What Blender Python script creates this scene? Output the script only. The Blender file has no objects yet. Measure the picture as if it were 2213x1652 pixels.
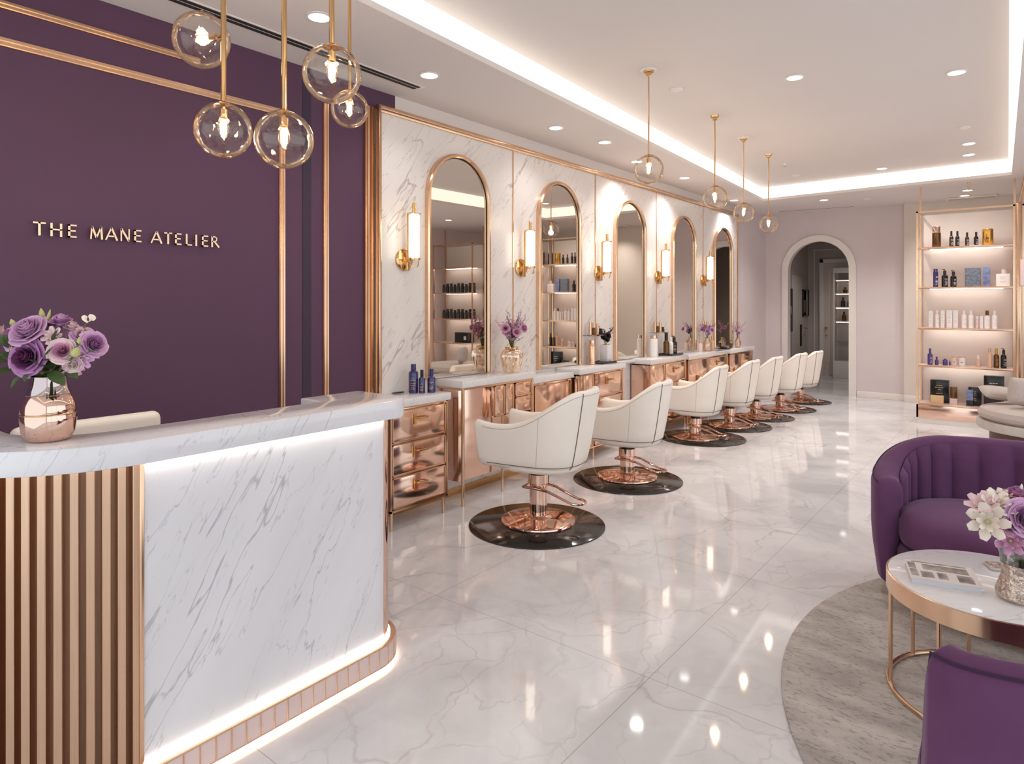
import bpy, bmesh, math, random
from mathutils import Vector, Matrix
PI = math.pi
rnd = random.Random(7)
S = bpy.context.scene
C = S.collection
# ---------------------------------------------------------------- camera frame (2213 x 1652)
FPX, EYE, VPX, HOR = 1420., 1.5, 2230., 655.
TH = math.atan((VPX - 1106.5) / FPX)
cT, sT = math.cos(TH), math.sin(TH)
def onY(u, v, y):
    t = (u - 1106.5) / FPX
    d = y / (cT + t * sT)
    return d * (t * cT - sT), EYE - (v - HOR) / FPX * d, d
def onX(u, v, x):
    t = (u - 1106.5) / FPX
    d = x / (t * cT - sT)
    return d * (cT + t * sT), EYE - (v - HOR) / FPX * d, d
# ---------------------------------------------------------------- materials
def srgb(r, g, b):
    f = lambda c: (c / 255 / 12.92) if c / 255 <= .04045 else ((c / 255 + .055) / 1.055) ** 2.4
    return (f(r), f(g), f(b), 1)
def newmat(name):
    m = bpy.data.materials.new(name); m.use_nodes = True
    nt = m.node_tree
    return m, nt, nt.nodes['Principled BSDF']
def noise_var(nt, b, col, scale, amt, coords='Object', stretch=(1, 1, 1), detail=4):
    tc = nt.nodes.new('ShaderNodeTexCoord'); mp = nt.nodes.new('ShaderNodeMapping')
    mp.inputs['Scale'].default_value = stretch
    n = nt.nodes.new('ShaderNodeTexNoise'); n.inputs['Scale'].default_value = scale; n.inputs['Detail'].default_value = detail
    nt.links.new(tc.outputs[coords], mp.inputs[0]); nt.links.new(mp.outputs[0], n.inputs['Vector'])
    r = nt.nodes.new('ShaderNodeValToRGB')
    r.color_ramp.elements[0].position = .3; r.color_ramp.elements[1].position = .7
    r.color_ramp.elements[0].color = tuple(c * (1 - amt) for c in col[:3]) + (1,)
    r.color_ramp.elements[1].color = tuple(min(1, c * (1 + amt)) for c in col[:3]) + (1,)
    nt.links.new(n.outputs['Fac'], r.inputs[0]); nt.links.new(r.outputs[0], b.inputs['Base Color'])
    return n
def mat(name, col, rough=.5, metal=0., var=.05, vscale=6, bump=0., bscale=80, spec=.5, coat=0, sheen=0, stretch=(1, 1, 1), emis=None, estr=0):
    m, nt, b = newmat(name)
    b.inputs['Roughness'].default_value = rough; b.inputs['Metallic'].default_value = metal
    b.inputs['Specular IOR Level'].default_value = spec
    b.inputs['Coat Weight'].default_value = coat
    if sheen:
        b.inputs['Sheen Weight'].default_value = sheen; b.inputs['Sheen Roughness'].default_value = .35
        b.inputs['Sheen Tint'].default_value = (.8, .62, .8, 1)
    n = noise_var(nt, b, col, vscale, var, stretch=stretch)
    if bump:
        tc = nt.nodes.new('ShaderNodeTexCoord')
        n2 = nt.nodes.new('ShaderNodeTexNoise'); n2.inputs['Scale'].default_value = bscale; n2.inputs['Detail'].default_value = 3
        bp = nt.nodes.new('ShaderNodeBump'); bp.inputs['Strength'].default_value = bump; bp.inputs['Distance'].default_value = .01
        nt.links.new(tc.outputs['Object'], n2.inputs['Vector'])
        nt.links.new(n2.outputs['Fac'], bp.inputs['Height']); nt.links.new(bp.outputs[0], b.inputs['Normal'])
    if emis:
        b.inputs['Emission Color'].default_value = emis; b.inputs['Emission Strength'].default_value = estr
    return m
def marble(name, rot, base=srgb(232, 228, 228), vein=srgb(168, 164, 168), scale=1., rough=.08, strength=.75):
    """veined stone: thin zero-crossing veins of stretched noise, two sizes, plus soft clouds"""
    m, nt, b = newmat(name)
    L = nt.links; N = nt.nodes
    tc = N.new('ShaderNodeTexCoord'); mp = N.new('ShaderNodeMapping')
    mp.inputs['Rotation'].default_value = rot
    L.new(tc.outputs['Object'], mp.inputs[0])
    mp2 = N.new('ShaderNodeMapping'); mp2.inputs['Scale'].default_value = (1 * scale, .17 * scale, 1 * scale)
    L.new(mp.outputs[0], mp2.inputs[0])
    prev = None
    for sc, wid, st, off in ((4.2, .007, .8, 0), (9.5, .010, .5, 5), (2.2, .005, .9, 11)):
        n = N.new('ShaderNodeTexNoise'); n.inputs['Scale'].default_value = sc; n.inputs['Detail'].default_value = 5
        n.inputs['Roughness'].default_value = .5; n.inputs['Distortion'].default_value = .15
        ad = N.new('ShaderNodeVectorMath'); ad.inputs[1].default_value = (off, off * .7, off * .3)
        L.new(mp2.outputs[0], ad.inputs[0]); L.new(ad.outputs[0], n.inputs['Vector'])
        s = N.new('ShaderNodeMath'); s.operation = 'SUBTRACT'; s.inputs[1].default_value = .5
        a = N.new('ShaderNodeMath'); a.operation = 'ABSOLUTE'
        mr = N.new('ShaderNodeMapRange'); mr.inputs['From Min'].default_value = 0; mr.inputs['From Max'].default_value = wid
        mr.inputs['To Min'].default_value = st; mr.inputs['To Max'].default_value = 0
        L.new(n.outputs['Fac'], s.inputs[0]); L.new(s.outputs[0], a.inputs[0]); L.new(a.outputs[0], mr.inputs['Value'])
        # break veins up
        k = N.new('ShaderNodeTexNoise'); k.inputs['Scale'].default_value = sc * .9; L.new(mp.outputs[0], k.inputs['Vector'])
        kr = N.new('ShaderNodeMapRange'); kr.inputs['From Min'].default_value = .38; kr.inputs['From Max'].default_value = .54
        L.new(k.outputs['Fac'], kr.inputs['Value'])
        mu = N.new('ShaderNodeMath'); mu.operation = 'MULTIPLY'
        L.new(mr.outputs[0], mu.inputs[0]); L.new(kr.outputs[0], mu.inputs[1])
        if prev is None: prev = mu
        else:
            mx = N.new('ShaderNodeMath'); mx.operation = 'MAXIMUM'
            L.new(prev.outputs[0], mx.inputs[0]); L.new(mu.outputs[0], mx.inputs[1]); prev = mx
    cl = N.new('ShaderNodeTexNoise'); cl.inputs['Scale'].default_value = 2.2; cl.inputs['Detail'].default_value = 5
    L.new(mp2.outputs[0], cl.inputs['Vector'])
    cr = N.new('ShaderNodeValToRGB')
    cr.color_ramp.elements[0].position = .35; cr.color_ramp.elements[1].position = .65
    cr.color_ramp.elements[0].color = tuple(c * .9 for c in base[:3]) + (1,); cr.color_ramp.elements[1].color = base
    L.new(cl.outputs['Fac'], cr.inputs[0])
    sm = N.new('ShaderNodeMath'); sm.operation = 'MULTIPLY'; sm.inputs[1].default_value = strength
    L.new(prev.outputs[0], sm.inputs[0])
    mix = N.new('ShaderNodeMix'); mix.data_type = 'RGBA'
    L.new(sm.outputs[0], mix.inputs[0]); L.new(cr.outputs[0], mix.inputs[6]); mix.inputs[7].default_value = vein
    L.new(mix.outputs[2], b.inputs['Base Color'])
    b.inputs['Roughness'].default_value = rough
    return m
def floor_mat():
    m, nt, b = newmat('polished marble floor')
    L = nt.links; N = nt.nodes
    tc = N.new('ShaderNodeTexCoord')
    n0 = N.new('ShaderNodeTexNoise'); n0.inputs['Scale'].default_value = 1.6; n0.inputs['Detail'].default_value = 6
    L.new(tc.outputs['Object'], n0.inputs['Vector'])
    mv = N.new('ShaderNodeVectorMath'); mv.operation = 'SCALE'; mv.inputs['Scale'].default_value = .9
    L.new(n0.outputs['Color'], mv.inputs[0])
    ad = N.new('ShaderNodeVectorMath'); L.new(tc.outputs['Object'], ad.inputs[0]); L.new(mv.outputs[0], ad.inputs[1])
    mp = N.new('ShaderNodeMapping'); mp.inputs['Rotation'].default_value = (0, 0, .7); mp.inputs['Scale'].default_value = (1, .62, 0)
    L.new(ad.outputs[0], mp.inputs[0])
    prev = None
    for sc, wid, st in ((1.9, .018, .65), (4.3, .026, .4)):
        v = N.new('ShaderNodeTexVoronoi'); v.feature = 'DISTANCE_TO_EDGE'; v.inputs['Scale'].default_value = sc
        L.new(mp.outputs[0], v.inputs['Vector'])
        mr = N.new('ShaderNodeMapRange'); mr.inputs['From Max'].default_value = wid
        mr.inputs['To Min'].default_value = st; mr.inputs['To Max'].default_value = 0
        L.new(v.outputs['Distance'], mr.inputs['Value'])
        k = N.new('ShaderNodeTexNoise'); k.inputs['Scale'].default_value = sc * .8; k.inputs['Detail'].default_value = 3
        L.new(tc.outputs['Object'], k.inputs['Vector'])
        kr = N.new('ShaderNodeMapRange'); kr.inputs['From Min'].default_value = .38; kr.inputs['From Max'].default_value = .62
        L.new(k.outputs['Fac'], kr.inputs['Value'])
        mu = N.new('ShaderNodeMath'); mu.operation = 'MULTIPLY'
        L.new(mr.outputs[0], mu.inputs[0]); L.new(kr.outputs[0], mu.inputs[1])
        if prev is None: prev = mu
        else:
            mx = N.new('ShaderNodeMath'); mx.operation = 'MAXIMUM'
            L.new(prev.outputs[0], mx.inputs[0]); L.new(mu.outputs[0], mx.inputs[1]); prev = mx
    cl = N.new('ShaderNodeTexNoise'); cl.inputs['Scale'].default_value = 1.8; cl.inputs['Detail'].default_value = 7
    L.new(ad.outputs[0], cl.inputs['Vector'])
    cr = N.new('ShaderNodeValToRGB')
    cr.color_ramp.elements[0].position = .35; cr.color_ramp.elements[1].position = .62
    cr.color_ramp.elements[0].color = srgb(206, 203, 204); cr.color_ramp.elements[1].color = srgb(228, 225, 226)
    L.new(cl.outputs['Fac'], cr.inputs[0])
    mix = N.new('ShaderNodeMix'); mix.data_type = 'RGBA'
    L.new(prev.outputs[0], mix.inputs[0]); L.new(cr.outputs[0], mix.inputs[6]); mix.inputs[7].default_value = srgb(178, 172, 170)
    br = N.new('ShaderNodeTexBrick'); br.offset = 0; br.inputs['Scale'].default_value = 1
    br.inputs['Brick Width'].default_value = 1.2; br.inputs['Row Height'].default_value = 1.2
    br.inputs['Mortar Size'].default_value = .0022; br.inputs['Mortar Smooth'].default_value = .2
    br.inputs['Color1'].default_value = (1, 1, 1, 1); br.inputs['Color2'].default_value = (1, 1, 1, 1); br.inputs['Mortar'].default_value = (.7, .68, .66, 1)
    L.new(tc.outputs['Object'], br.inputs['Vector'])
    mm = N.new('ShaderNodeMix'); mm.data_type = 'RGBA'; mm.blend_type = 'MULTIPLY'; mm.inputs[0].default_value = 1
    L.new(mix.outputs[2], mm.inputs[6]); L.new(br.outputs['Color'], mm.inputs[7])
    L.new(mm.outputs[2], b.inputs['Base Color'])
    b.inputs['Roughness'].default_value = .05; b.inputs['Specular IOR Level'].default_value = .6
    return m
def emit(name, col, st):
    m, nt, b = newmat(name)
    e = nt.nodes.new('ShaderNodeEmission'); e.inputs['Color'].default_value = col; e.inputs['Strength'].default_value = st
    nt.links.new(e.outputs[0], nt.nodes['Material Output'].inputs[0])
    return m
def glassy(name, tint=(1, 1, 1, 1), edge=(1, .93, .86, 1), lo=.06, ior=1.3):
    """thin blown glass: see-through, reflecting more at its rim"""
    m, nt, b = newmat(name)
    L = nt.links; N = nt.nodes
    t = N.new('ShaderNodeBsdfTransparent'); t.inputs[0].default_value = tint
    g = N.new('ShaderNodeBsdfGlossy'); g.inputs['Color'].default_value = edge; g.inputs['Roughness'].default_value = .02
    fr = N.new('ShaderNodeLayerWeight'); fr.inputs['Blend'].default_value = ior - 1
    mr = N.new('ShaderNodeMapRange'); mr.inputs['To Min'].default_value = lo; mr.inputs['To Max'].default_value = .85
    wn = N.new('ShaderNodeTexNoise'); wn.inputs['Scale'].default_value = 16; wtc = N.new('ShaderNodeTexCoord')
    wb = N.new('ShaderNodeBump'); wb.inputs['Strength'].default_value = .22; wb.inputs['Distance'].default_value = .02
    L.new(wtc.outputs['Object'], wn.inputs['Vector']); L.new(wn.outputs['Fac'], wb.inputs['Height']); L.new(wb.outputs[0], g.inputs['Normal'])
    L.new(fr.outputs['Fresnel'], mr.inputs['Value'])
    ms = N.new('ShaderNodeMixShader')
    L.new(mr.outputs[0], ms.inputs[0]); L.new(t.outputs[0], ms.inputs[1]); L.new(g.outputs[0], ms.inputs[2])
    L.new(ms.outputs[0], N['Material Output'].inputs[0])
    return m
M = {}
M['floor'] = floor_mat()
M['marble_wall'] = marble('pale veined marble wall', (-.85, 0, 0), base=srgb(236, 227, 222), vein=srgb(160, 142, 136), scale=1.0, rough=.22, strength=.75)
M['marble_desk'] = marble('white grey veined marble', (-1.02, 0, 0), base=srgb(232, 228, 231), vein=srgb(150, 147, 155), scale=1.5, rough=.12, strength=.7)
M['marble_top'] = marble('white marble slab', (.3, .3, .8), base=srgb(236, 232, 232), vein=srgb(186, 178, 180), scale=1.6, rough=.06, strength=.6)
M['purple_wall'] = mat('aubergine painted wall', srgb(88, 54, 80), .62, var=.06, vscale=1.2, bump=.03, bscale=60)
M['purple_dark'] = mat('dark aubergine groove', srgb(56, 38, 60), .6)
M['mauve'] = mat('pale mauve plaster', srgb(222, 209, 209), .75, var=.03, vscale=2, bump=.05, bscale=120)
M['cream'] = mat('warm cream paint', srgb(228, 216, 206), .6, var=.02)
M['ceil'] = mat('matt warm white ceiling', srgb(228, 220, 216), .85, var=.02, vscale=.8)
M['white'] = mat('white satin trim', srgb(238, 230, 224), .4, var=.02)
M['hallwall'] = mat('greige hall wall', srgb(196, 184, 178), .7, var=.03)
M['rose'] = mat('polished rose gold', srgb(236, 200, 180), .12, 1, var=.04, vscale=3, bump=.12, bscale=3.2)
M['rosep'] = mat('mirror polished rose gold', srgb(234, 198, 180), .06, 1, var=.03)
M['brushed'] = mat('brushed bronze gold', srgb(218, 180, 152), .32, 1, var=.06, vscale=30, stretch=(8, 8, .2))
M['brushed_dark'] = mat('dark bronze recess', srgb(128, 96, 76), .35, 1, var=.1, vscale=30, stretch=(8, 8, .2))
M['gold'] = mat('satin rose brass', srgb(228, 190, 158), .2, 1, var=.05)
M['brass'] = mat('polished brass', srgb(216, 174, 122), .14, 1, var=.06)
M['mirror'] = mat('silvered mirror', srgb(214, 208, 200), .012, 1, var=.005)
M['leather'] = mat('ivory leather', srgb(250, 240, 229), .36, var=.025, vscale=5, bump=.10, bscale=140, spec=.45)
M['piping'] = mat('brown seam piping', srgb(110, 90, 76), .6)
M['seam'] = mat('pale stitched seam', srgb(196, 182, 170), .6)
M['blackmat'] = mat('black glossy floor disc', srgb(40, 36, 34), .1, var=.1)
M['black'] = mat('glossy black', srgb(22, 20, 21), .18, var=.1)
M['dark'] = mat('dark slot', srgb(45, 42, 42), .7)
M['velvet'] = mat('aubergine velvet', srgb(100, 62, 96), .85, var=.12, vscale=7, bump=.12, bscale=260, sheen=.3, spec=.2)
M['velvet_seam'] = mat('dark velvet seam', srgb(58, 32, 62), .9)
M['rug'] = None
M['linen'] = mat('grey beige linen', srgb(192, 178, 170), .85, var=.05, vscale=30, bump=.3, bscale=300, stretch=(1, 8, 1))
M['stone'] = mat('pale stone rim', srgb(196, 188, 180), .5, var=.08, vscale=12)
M['walnut'] = mat('dark brown wood', srgb(98, 68, 52), .45, var=.15, vscale=10, stretch=(8, 8, 1))
M['bulb'] = emit('warm filament bulb', (1, .80, .52, 1), 45)
M['opal'] = emit('lit opal glass', (1, .87, .70, 1), 4.2)
M['led'] = emit('warm led strip', (1, .92, .82, 1), 7)
M['led_desk'] = emit('warm white led strip', (1, .91, .81, 1), 9)
M['led_shelf'] = emit('shelf led strip', (1, .92, .84, 1), 16)
M['cove'] = emit('lit cove face', (1, .91, .80, 1), 1.7)
M['down'] = emit('lit downlight lens', (1, .95, .88, 1), 7)
M['glass'] = glassy('clear pendant glass', (.985, .965, .94, 1), (1, .88, .76, 1), .05, 1.17)
M['glassc'] = glassy('clear glass', (.96, .97, .97, 1), (1, 1, 1, 1), .08, 1.3)
M['amber'] = glassy('amber mercury glass', (.93, .84, .76, 1), (1, .85, .7, 1), .35, 1.4)
M['blueb'] = mat('cobalt bottle', srgb(38, 30, 96), .16, var=.08, coat=.6)
M['purpb'] = mat('purple bottle', srgb(70, 46, 120), .2, coat=.5)
M['brownb'] = mat('brown black bottle', srgb(44, 30, 28), .18, coat=.5)
M['whiteb'] = mat('white bottle', srgb(240, 234, 230), .35)
M['pinkb'] = mat('blush ceramic', srgb(232, 206, 200), .35)
M['peachb'] = mat('peach glass bottle', srgb(222, 178, 150), .15, coat=.5)
M['goldb'] = mat('gold foil jar', srgb(214, 160, 78), .22, .9)
M['darkgold'] = mat('dark gold bottle', srgb(110, 78, 48), .2, .8)
M['woodb'] = mat('light wooden box', srgb(222, 184, 140), .6, var=.15, vscale=8, stretch=(1, 1, 12))
M['greyb'] = mat('slate printed box', srgb(112, 118, 130), .35, var=.45, vscale=34)
M['blueprint'] = mat('blue and white printed carton', srgb(120, 130, 170), .35, var=.5, vscale=26)
M['photo'] = mat('black and white photo print', srgb(150, 140, 134), .35, var=.65, vscale=28, detail=0) if False else mat('black and white photo print', srgb(150, 140, 134), .35, var=.65, vscale=28)
M['pages'] = mat('stacked white pages', srgb(214, 212, 216), .6, var=.12, vscale=60, stretch=(.2, .2, 12))
M['cover'] = mat('pale glossy cover', srgb(222, 214, 210), .25)
M['glint'] = mat('crushed silver gold glass', srgb(214, 196, 182), .12, .85, var=.35, vscale=70, bump=.9, bscale=75)
M['text_gold'] = mat('gold print', srgb(214, 176, 110), .3, .8)
M['text_white'] = mat('white print', srgb(226, 222, 216), .5)
M['leaf'] = mat('green leaf', srgb(78, 96, 54), .5, var=.25, vscale=20)
M['bud'] = mat('yellow green bud', srgb(188, 186, 120), .5, var=.15, vscale=25)
M['stem'] = mat('green stem', srgb(90, 100, 58), .5, var=.1)
M['lilac'] = mat('lilac petals', srgb(214, 168, 204), .6, var=.14, vscale=22, sheen=.2)
M['deep'] = mat('deep mauve petals', srgb(186, 126, 178), .6, var=.2, vscale=18, sheen=.2)
M['plum'] = mat('plum rose heart', srgb(126, 62, 112), .6, var=.2, vscale=22)
M['blush'] = mat('blush pink petals', srgb(236, 204, 206), .6, var=.1, vscale=22, sheen=.2)
M['ivory'] = mat('ivory petals', srgb(240, 226, 212), .6, var=.06, vscale=22)
M['pinkf'] = mat('pink petals', srgb(218, 158, 190), .6, var=.2, vscale=22)
M['dryf'] = mat('dried brown twig', srgb(120, 88, 80), .7, var=.2)
M['darkf'] = mat('dark dried flower', srgb(58, 46, 48), .7, var=.4, vscale=40)
def rug_mat():
    m, nt, b = newmat('mottled taupe rug'); L = nt.links; N = nt.nodes
    tc = N.new('ShaderNodeTexCoord')
    mp = N.new('ShaderNodeMapping'); mp.inputs['Scale'].default_value = (1, 2.6, 1); mp.inputs['Rotation'].default_value = (0, 0, .5)
    L.new(tc.outputs['Object'], mp.inputs[0])
    a = N.new('ShaderNodeTexNoise'); a.inputs['Scale'].default_value = 3.5; a.inputs['Detail'].default_value = 6; L.new(mp.outputs[0], a.inputs['Vector'])
    c = N.new('ShaderNodeTexNoise'); c.inputs['Scale'].default_value = 42; c.inputs['Detail'].default_value = 4; L.new(mp.outputs[0], c.inputs['Vector'])
    r1 = N.new('ShaderNodeValToRGB'); r1.color_ramp.elements[0].position = .35; r1.color_ramp.elements[1].position = .65
    r1.color_ramp.elements[0].color = srgb(170, 161, 156); r1.color_ramp.elements[1].color = srgb(204, 195, 188); L.new(a.outputs['Fac'], r1.inputs[0])
    r2 = N.new('ShaderNodeMapRange'); r2.inputs['From Min'].default_value = .34; r2.inputs['From Max'].default_value = .46
    r2.inputs['To Min'].default_value = .5; r2.inputs['To Max'].default_value = 0; L.new(c.outputs['Fac'], r2.inputs['Value'])
    mx = N.new('ShaderNodeMix'); mx.data_type = 'RGBA'; L.new(r2.outputs[0], mx.inputs[0]); L.new(r1.outputs[0], mx.inputs[6]); mx.inputs[7].default_value = srgb(112, 100, 96)
    L.new(mx.outputs[2], b.inputs['Base Color']); b.inputs['Roughness'].default_value = .95
    f = N.new('ShaderNodeTexNoise'); f.inputs['Scale'].default_value = 160; L.new(tc.outputs['Object'], f.inputs['Vector'])
    bp = N.new('ShaderNodeBump'); bp.inputs['Strength'].default_value = .7; bp.inputs['Distance'].default_value = .01
    L.new(f.outputs['Fac'], bp.inputs['Height']); L.new(bp.outputs[0], b.inputs['Normal'])
    return m
M['rug'] = rug_mat()
# ---------------------------------------------------------------- mesh helpers
def nb(): return bmesh.new()
def box(bm, x0, x1, y0, y1, z0, z1):
    v = [bm.verts.new((x, y, z)) for x in (x0, x1) for y in (y0, y1) for z in (z0, z1)]
    for q in ((0, 1, 3, 2), (4, 6, 7, 5), (0, 4, 5, 1), (2, 3, 7, 6), (0, 2, 6, 4), (1, 5, 7, 3)):
        bm.faces.new([v[i] for i in q])
    return bm
def frame_of(d):
    d = Vector(d).normalized()
    a = Vector((0, 0, 1)) if abs(d.z) < .9 else Vector((1, 0, 0))
    u = d.cross(a).normalized(); return u, d.cross(u).normalized()
def tube(bm, pts, r, seg=10, closed=False, rs=None, cap=True):
    pts = [Vector(p) for p in pts]; n = len(pts); rings = []
    for i, p in enumerate(pts):
        if closed: d = pts[(i + 1) % n] - pts[i - 1]
        else: d = pts[min(i + 1, n - 1)] - pts[max(i - 1, 0)]
        if i == 0 or not rings: u, w = frame_of(d)
        else:
            dn = d.normalized(); u = (u - dn * u.dot(dn)).normalized(); w = dn.cross(u)
        rr = rs[i] if rs else r
        rings.append([bm.verts.new(p + (u * math.cos(2 * PI * k / seg) + w * math.sin(2 * PI * k / seg)) * rr) for k in range(seg)])
    for i in range(n if closed else n - 1):
        a, b_ = rings[i], rings[(i + 1) % n]
        for k in range(seg):
            bm.faces.new((a[k], a[(k + 1) % seg], b_[(k + 1) % seg], b_[k]))
    if not closed and cap:
        bm.faces.new(rings[0][::-1]); bm.faces.new(rings[-1])
    return bm
def lathe(bm, prof, c=(0, 0, 0), seg=32, sx=1, sy=1, cap=True):
    rings = []
    for r, z in prof:
        rings.append([bm.verts.new((c[0] + r * sx * math.cos(2 * PI * k / seg), c[1] + r * sy * math.sin(2 * PI * k / seg), c[2] + z)) for k in range(seg)])
    for a, b_ in zip(rings, rings[1:]):
        for k in range(seg):
            bm.faces.new((a[k], a[(k + 1) % seg], b_[(k + 1) % seg], b_[k]))
    if cap:
        if prof[0][0] > 1e-5: bm.faces.new(rings[0][::-1])
        if prof[-1][0] > 1e-5: bm.faces.new(rings[-1])
    return bm
def prism(bm, poly, z0, z1):
    a = [bm.verts.new((x, y, z0)) for x, y in poly]; b_ = [bm.verts.new((x, y, z1)) for x, y in poly]
    bm.faces.new(a[::-1]); bm.faces.new(b_)
    for i in range(len(a)):
        j = (i + 1) % len(a); bm.faces.new((a[i], a[j], b_[j], b_[i]))
    return bm
def sphere(bm, c, r, seg=20, sx=1, sy=1, sz=1):
    n = seg // 2
    lathe(bm, [(max(1e-4, r * math.sin(PI * i / n)), -r * sz * math.cos(PI * i / n)) for i in range(n + 1)], c, seg, sx, sy, cap=False)
    return bm
def bevel(bm, w, seg=2, ang=.6):
    bmesh.ops.remove_doubles(bm, verts=bm.verts, dist=1e-6)
    es = [e for e in bm.edges if len(e.link_faces) == 2 and e.calc_face_angle(0) > ang]
    bmesh.ops.bevel(bm, geom=es, offset=w, segments=seg, affect='EDGES', profile=.5, clamp_overlap=True)
    return bm
def obj(name, bm, m, parent=None, smooth=35, recalc=True):
    if recalc: bmesh.ops.recalc_face_normals(bm, faces=bm.faces)
    me = bpy.data.meshes.new(name); bm.to_mesh(me); bm.free()
    for x in (m if isinstance(m, (list, tuple)) else [m]): me.materials.append(M[x] if isinstance(x, str) else x)
    if smooth:
        me.polygons.foreach_set('use_smooth', [True] * len(me.polygons)); me.set_sharp_from_angle(angle=math.radians(smooth))
    o = bpy.data.objects.new(name, me); C.objects.link(o)
    if parent is not None: o.parent = parent
    return o
def tag(o, label, cat, group=None, kind=None):
    o['label'] = label; o['category'] = cat
    if group: o['group'] = group
    if kind: o['kind'] = kind
    return o
def thing(name, label, cat, loc=(0, 0, 0), rz=0, group=None):
    o = bpy.data.objects.new(name, None); o.empty_display_size = .1; C.objects.link(o)
    o.location = loc; o.rotation_euler = (0, 0, rz)
    return tag(o, label, cat, group)
def struct(name, bm, m, label=None, smooth=35):
    o = obj(name, bm, m, smooth=smooth); o['kind'] = 'structure'
    if label: o['label'] = label
    return o
def bx(x0, x1, y0, y1, z0, z1, bev=0, seg=2):
    b = box(nb(), x0, x1, y0, y1, z0, z1)
    return bevel(b, bev, seg) if bev else b
def dup(root, loc, rz=None, label=None):
    r = root.copy(); C.objects.link(r); r.location = loc
    if rz is not None: r.rotation_euler = (0, 0, rz)
    if label: r['label'] = label
    for ch in root.children:
        c = ch.copy(); C.objects.link(c); c.parent = r
        for g in ch.children:
            d = g.copy(); C.objects.link(d); d.parent = c
    return r
# ---------------------------------------------------------------- the room
WX, MX = -3.62, -3.55          # painted wall plane, marble plane
YB, YF, XR = 11.6, -1.6, 2.4    # back wall, side left open for light, right wall
HC, HT = 3.0, 3.2              # soffit and tray heights
struct('floor', bx(-4.6, XR + .1, YF, 15.2, -.1, 0), 'floor', 'polished white marble tile floor with fine grey veins')
struct('wall_left', bx(WX - .1, WX, YF, 3.21, 0, HC), 'purple_wall', 'aubergine painted feature wall')
struct('wall_left_upper', bx(WX - .1, WX, 3.21, 10.04, 0, HC), 'ceil', 'pale wall strip above the marble panels')
struct('wall_left_far', bx(WX - .1, WX + .02, 10.04, YB, 0, HC), 'mauve', 'pale mauve wall between marble and far corner')
struct('wall_right', bx(XR, XR + .1, 7.6, YB, 0, HC), 'mauve')
b = nb()
for y in (YF, .2, 2., 3.8, 5.6, 7.55): box(b, XR, XR + .08, y, y + .05, 0, HC)
box(b, XR, XR + .08, YF, 7.6, 0, .1); box(b, XR, XR + .08, YF, 7.6, 2.85, HC)
struct('added_window_1', b, 'white', 'window frame added on the unseen right side to let in light')  # frame of an added opening, there to bring light into the room
# marble panels
struct('wall_marble', bx(WX, MX, 3.01, 10.04, 0, 2.85), 'marble_wall', 'veined marble panelling behind the styling stations')
b = nb()
for y in (4.497, 5.875, 7.286, 8.72): box(b, MX, MX + .006, y - .006, y + .006, .06, 2.85)
struct('trim_1', b, 'gold', 'thin gold joints between marble panels')
b = nb(); box(b, WX, MX + .02, 3.0, 10.06, 2.85, 2.875); box(b, MX, MX + .02, 3.0, 10.06, 2.825, 2.85)
box(b, MX - .02, MX + .02, 2.985, 3.01, 0, 2.875); box(b, MX, MX + .015, 10.03, 10.06, 0, 2.85); box(b, WX, WX + .025, 2.985, 3.0, 0, 2.86)
struct('trim_2', bevel(b, .003), 'gold', 'gold edging around the marble panelling')
struct('baseboard_left', bx(MX, MX + .018, 3.0, 10.04, 0, .055), 'brass', 'brass skirting below the marble panels')
# purple wall mouldings
def strip(b, y0, y1, z0, z1, x=WX, t=.018, vert=True):
    box(b, x, x + t * .6, y0, y1, z0, z1)
    if vert:
        w = (y1 - y0); box(b, x, x + t, y0 + w * .12, y0 + w * .4, z0, z1); box(b, x, x + t, y0 + w * .6, y0 + w * .88, z0, z1)
    else:
        w = (z1 - z0); box(b, x, x + t, y0, y1, z0 + w * .1, z0 + w * .4); box(b, x, x + t, y0, y1, z0 + w * .6, z0 + w * .9)
b = nb(); strip(b, -1.5, 2.31, 2.65, 2.69, vert=False); strip(b, 2.27, 2.31, 0, 2.65)
struct('trim_3', b, 'gold', 'inner rose gold frame moulding on the purple wall')
b = nb(); strip(b, -1.5, 1.78, 2.82, 2.855, vert=False)
struct('trim_4', b, 'gold', 'upper rose gold line on the purple wall')
b = nb(); strip(b, 2.59, 2.63, 0, 2.80)
struct('trim_5', b, 'gold', 'rose gold upright near the marble')
b = nb(); strip(b, 2.92, 2.985, 0, 2.86, t=.04)
struct('trim_6', b, 'gold', 'rose gold upright at the marble edge')
struct('trim_7', bx(WX, WX + .004, 2.44, 2.50, 0, HC - .02), 'purple_dark', 'dark vertical groove in the purple wall')
struct('baseboard_left_near', bx(WX, WX + .015, YF, 2.92, 0, .09), 'purple_dark')
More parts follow.
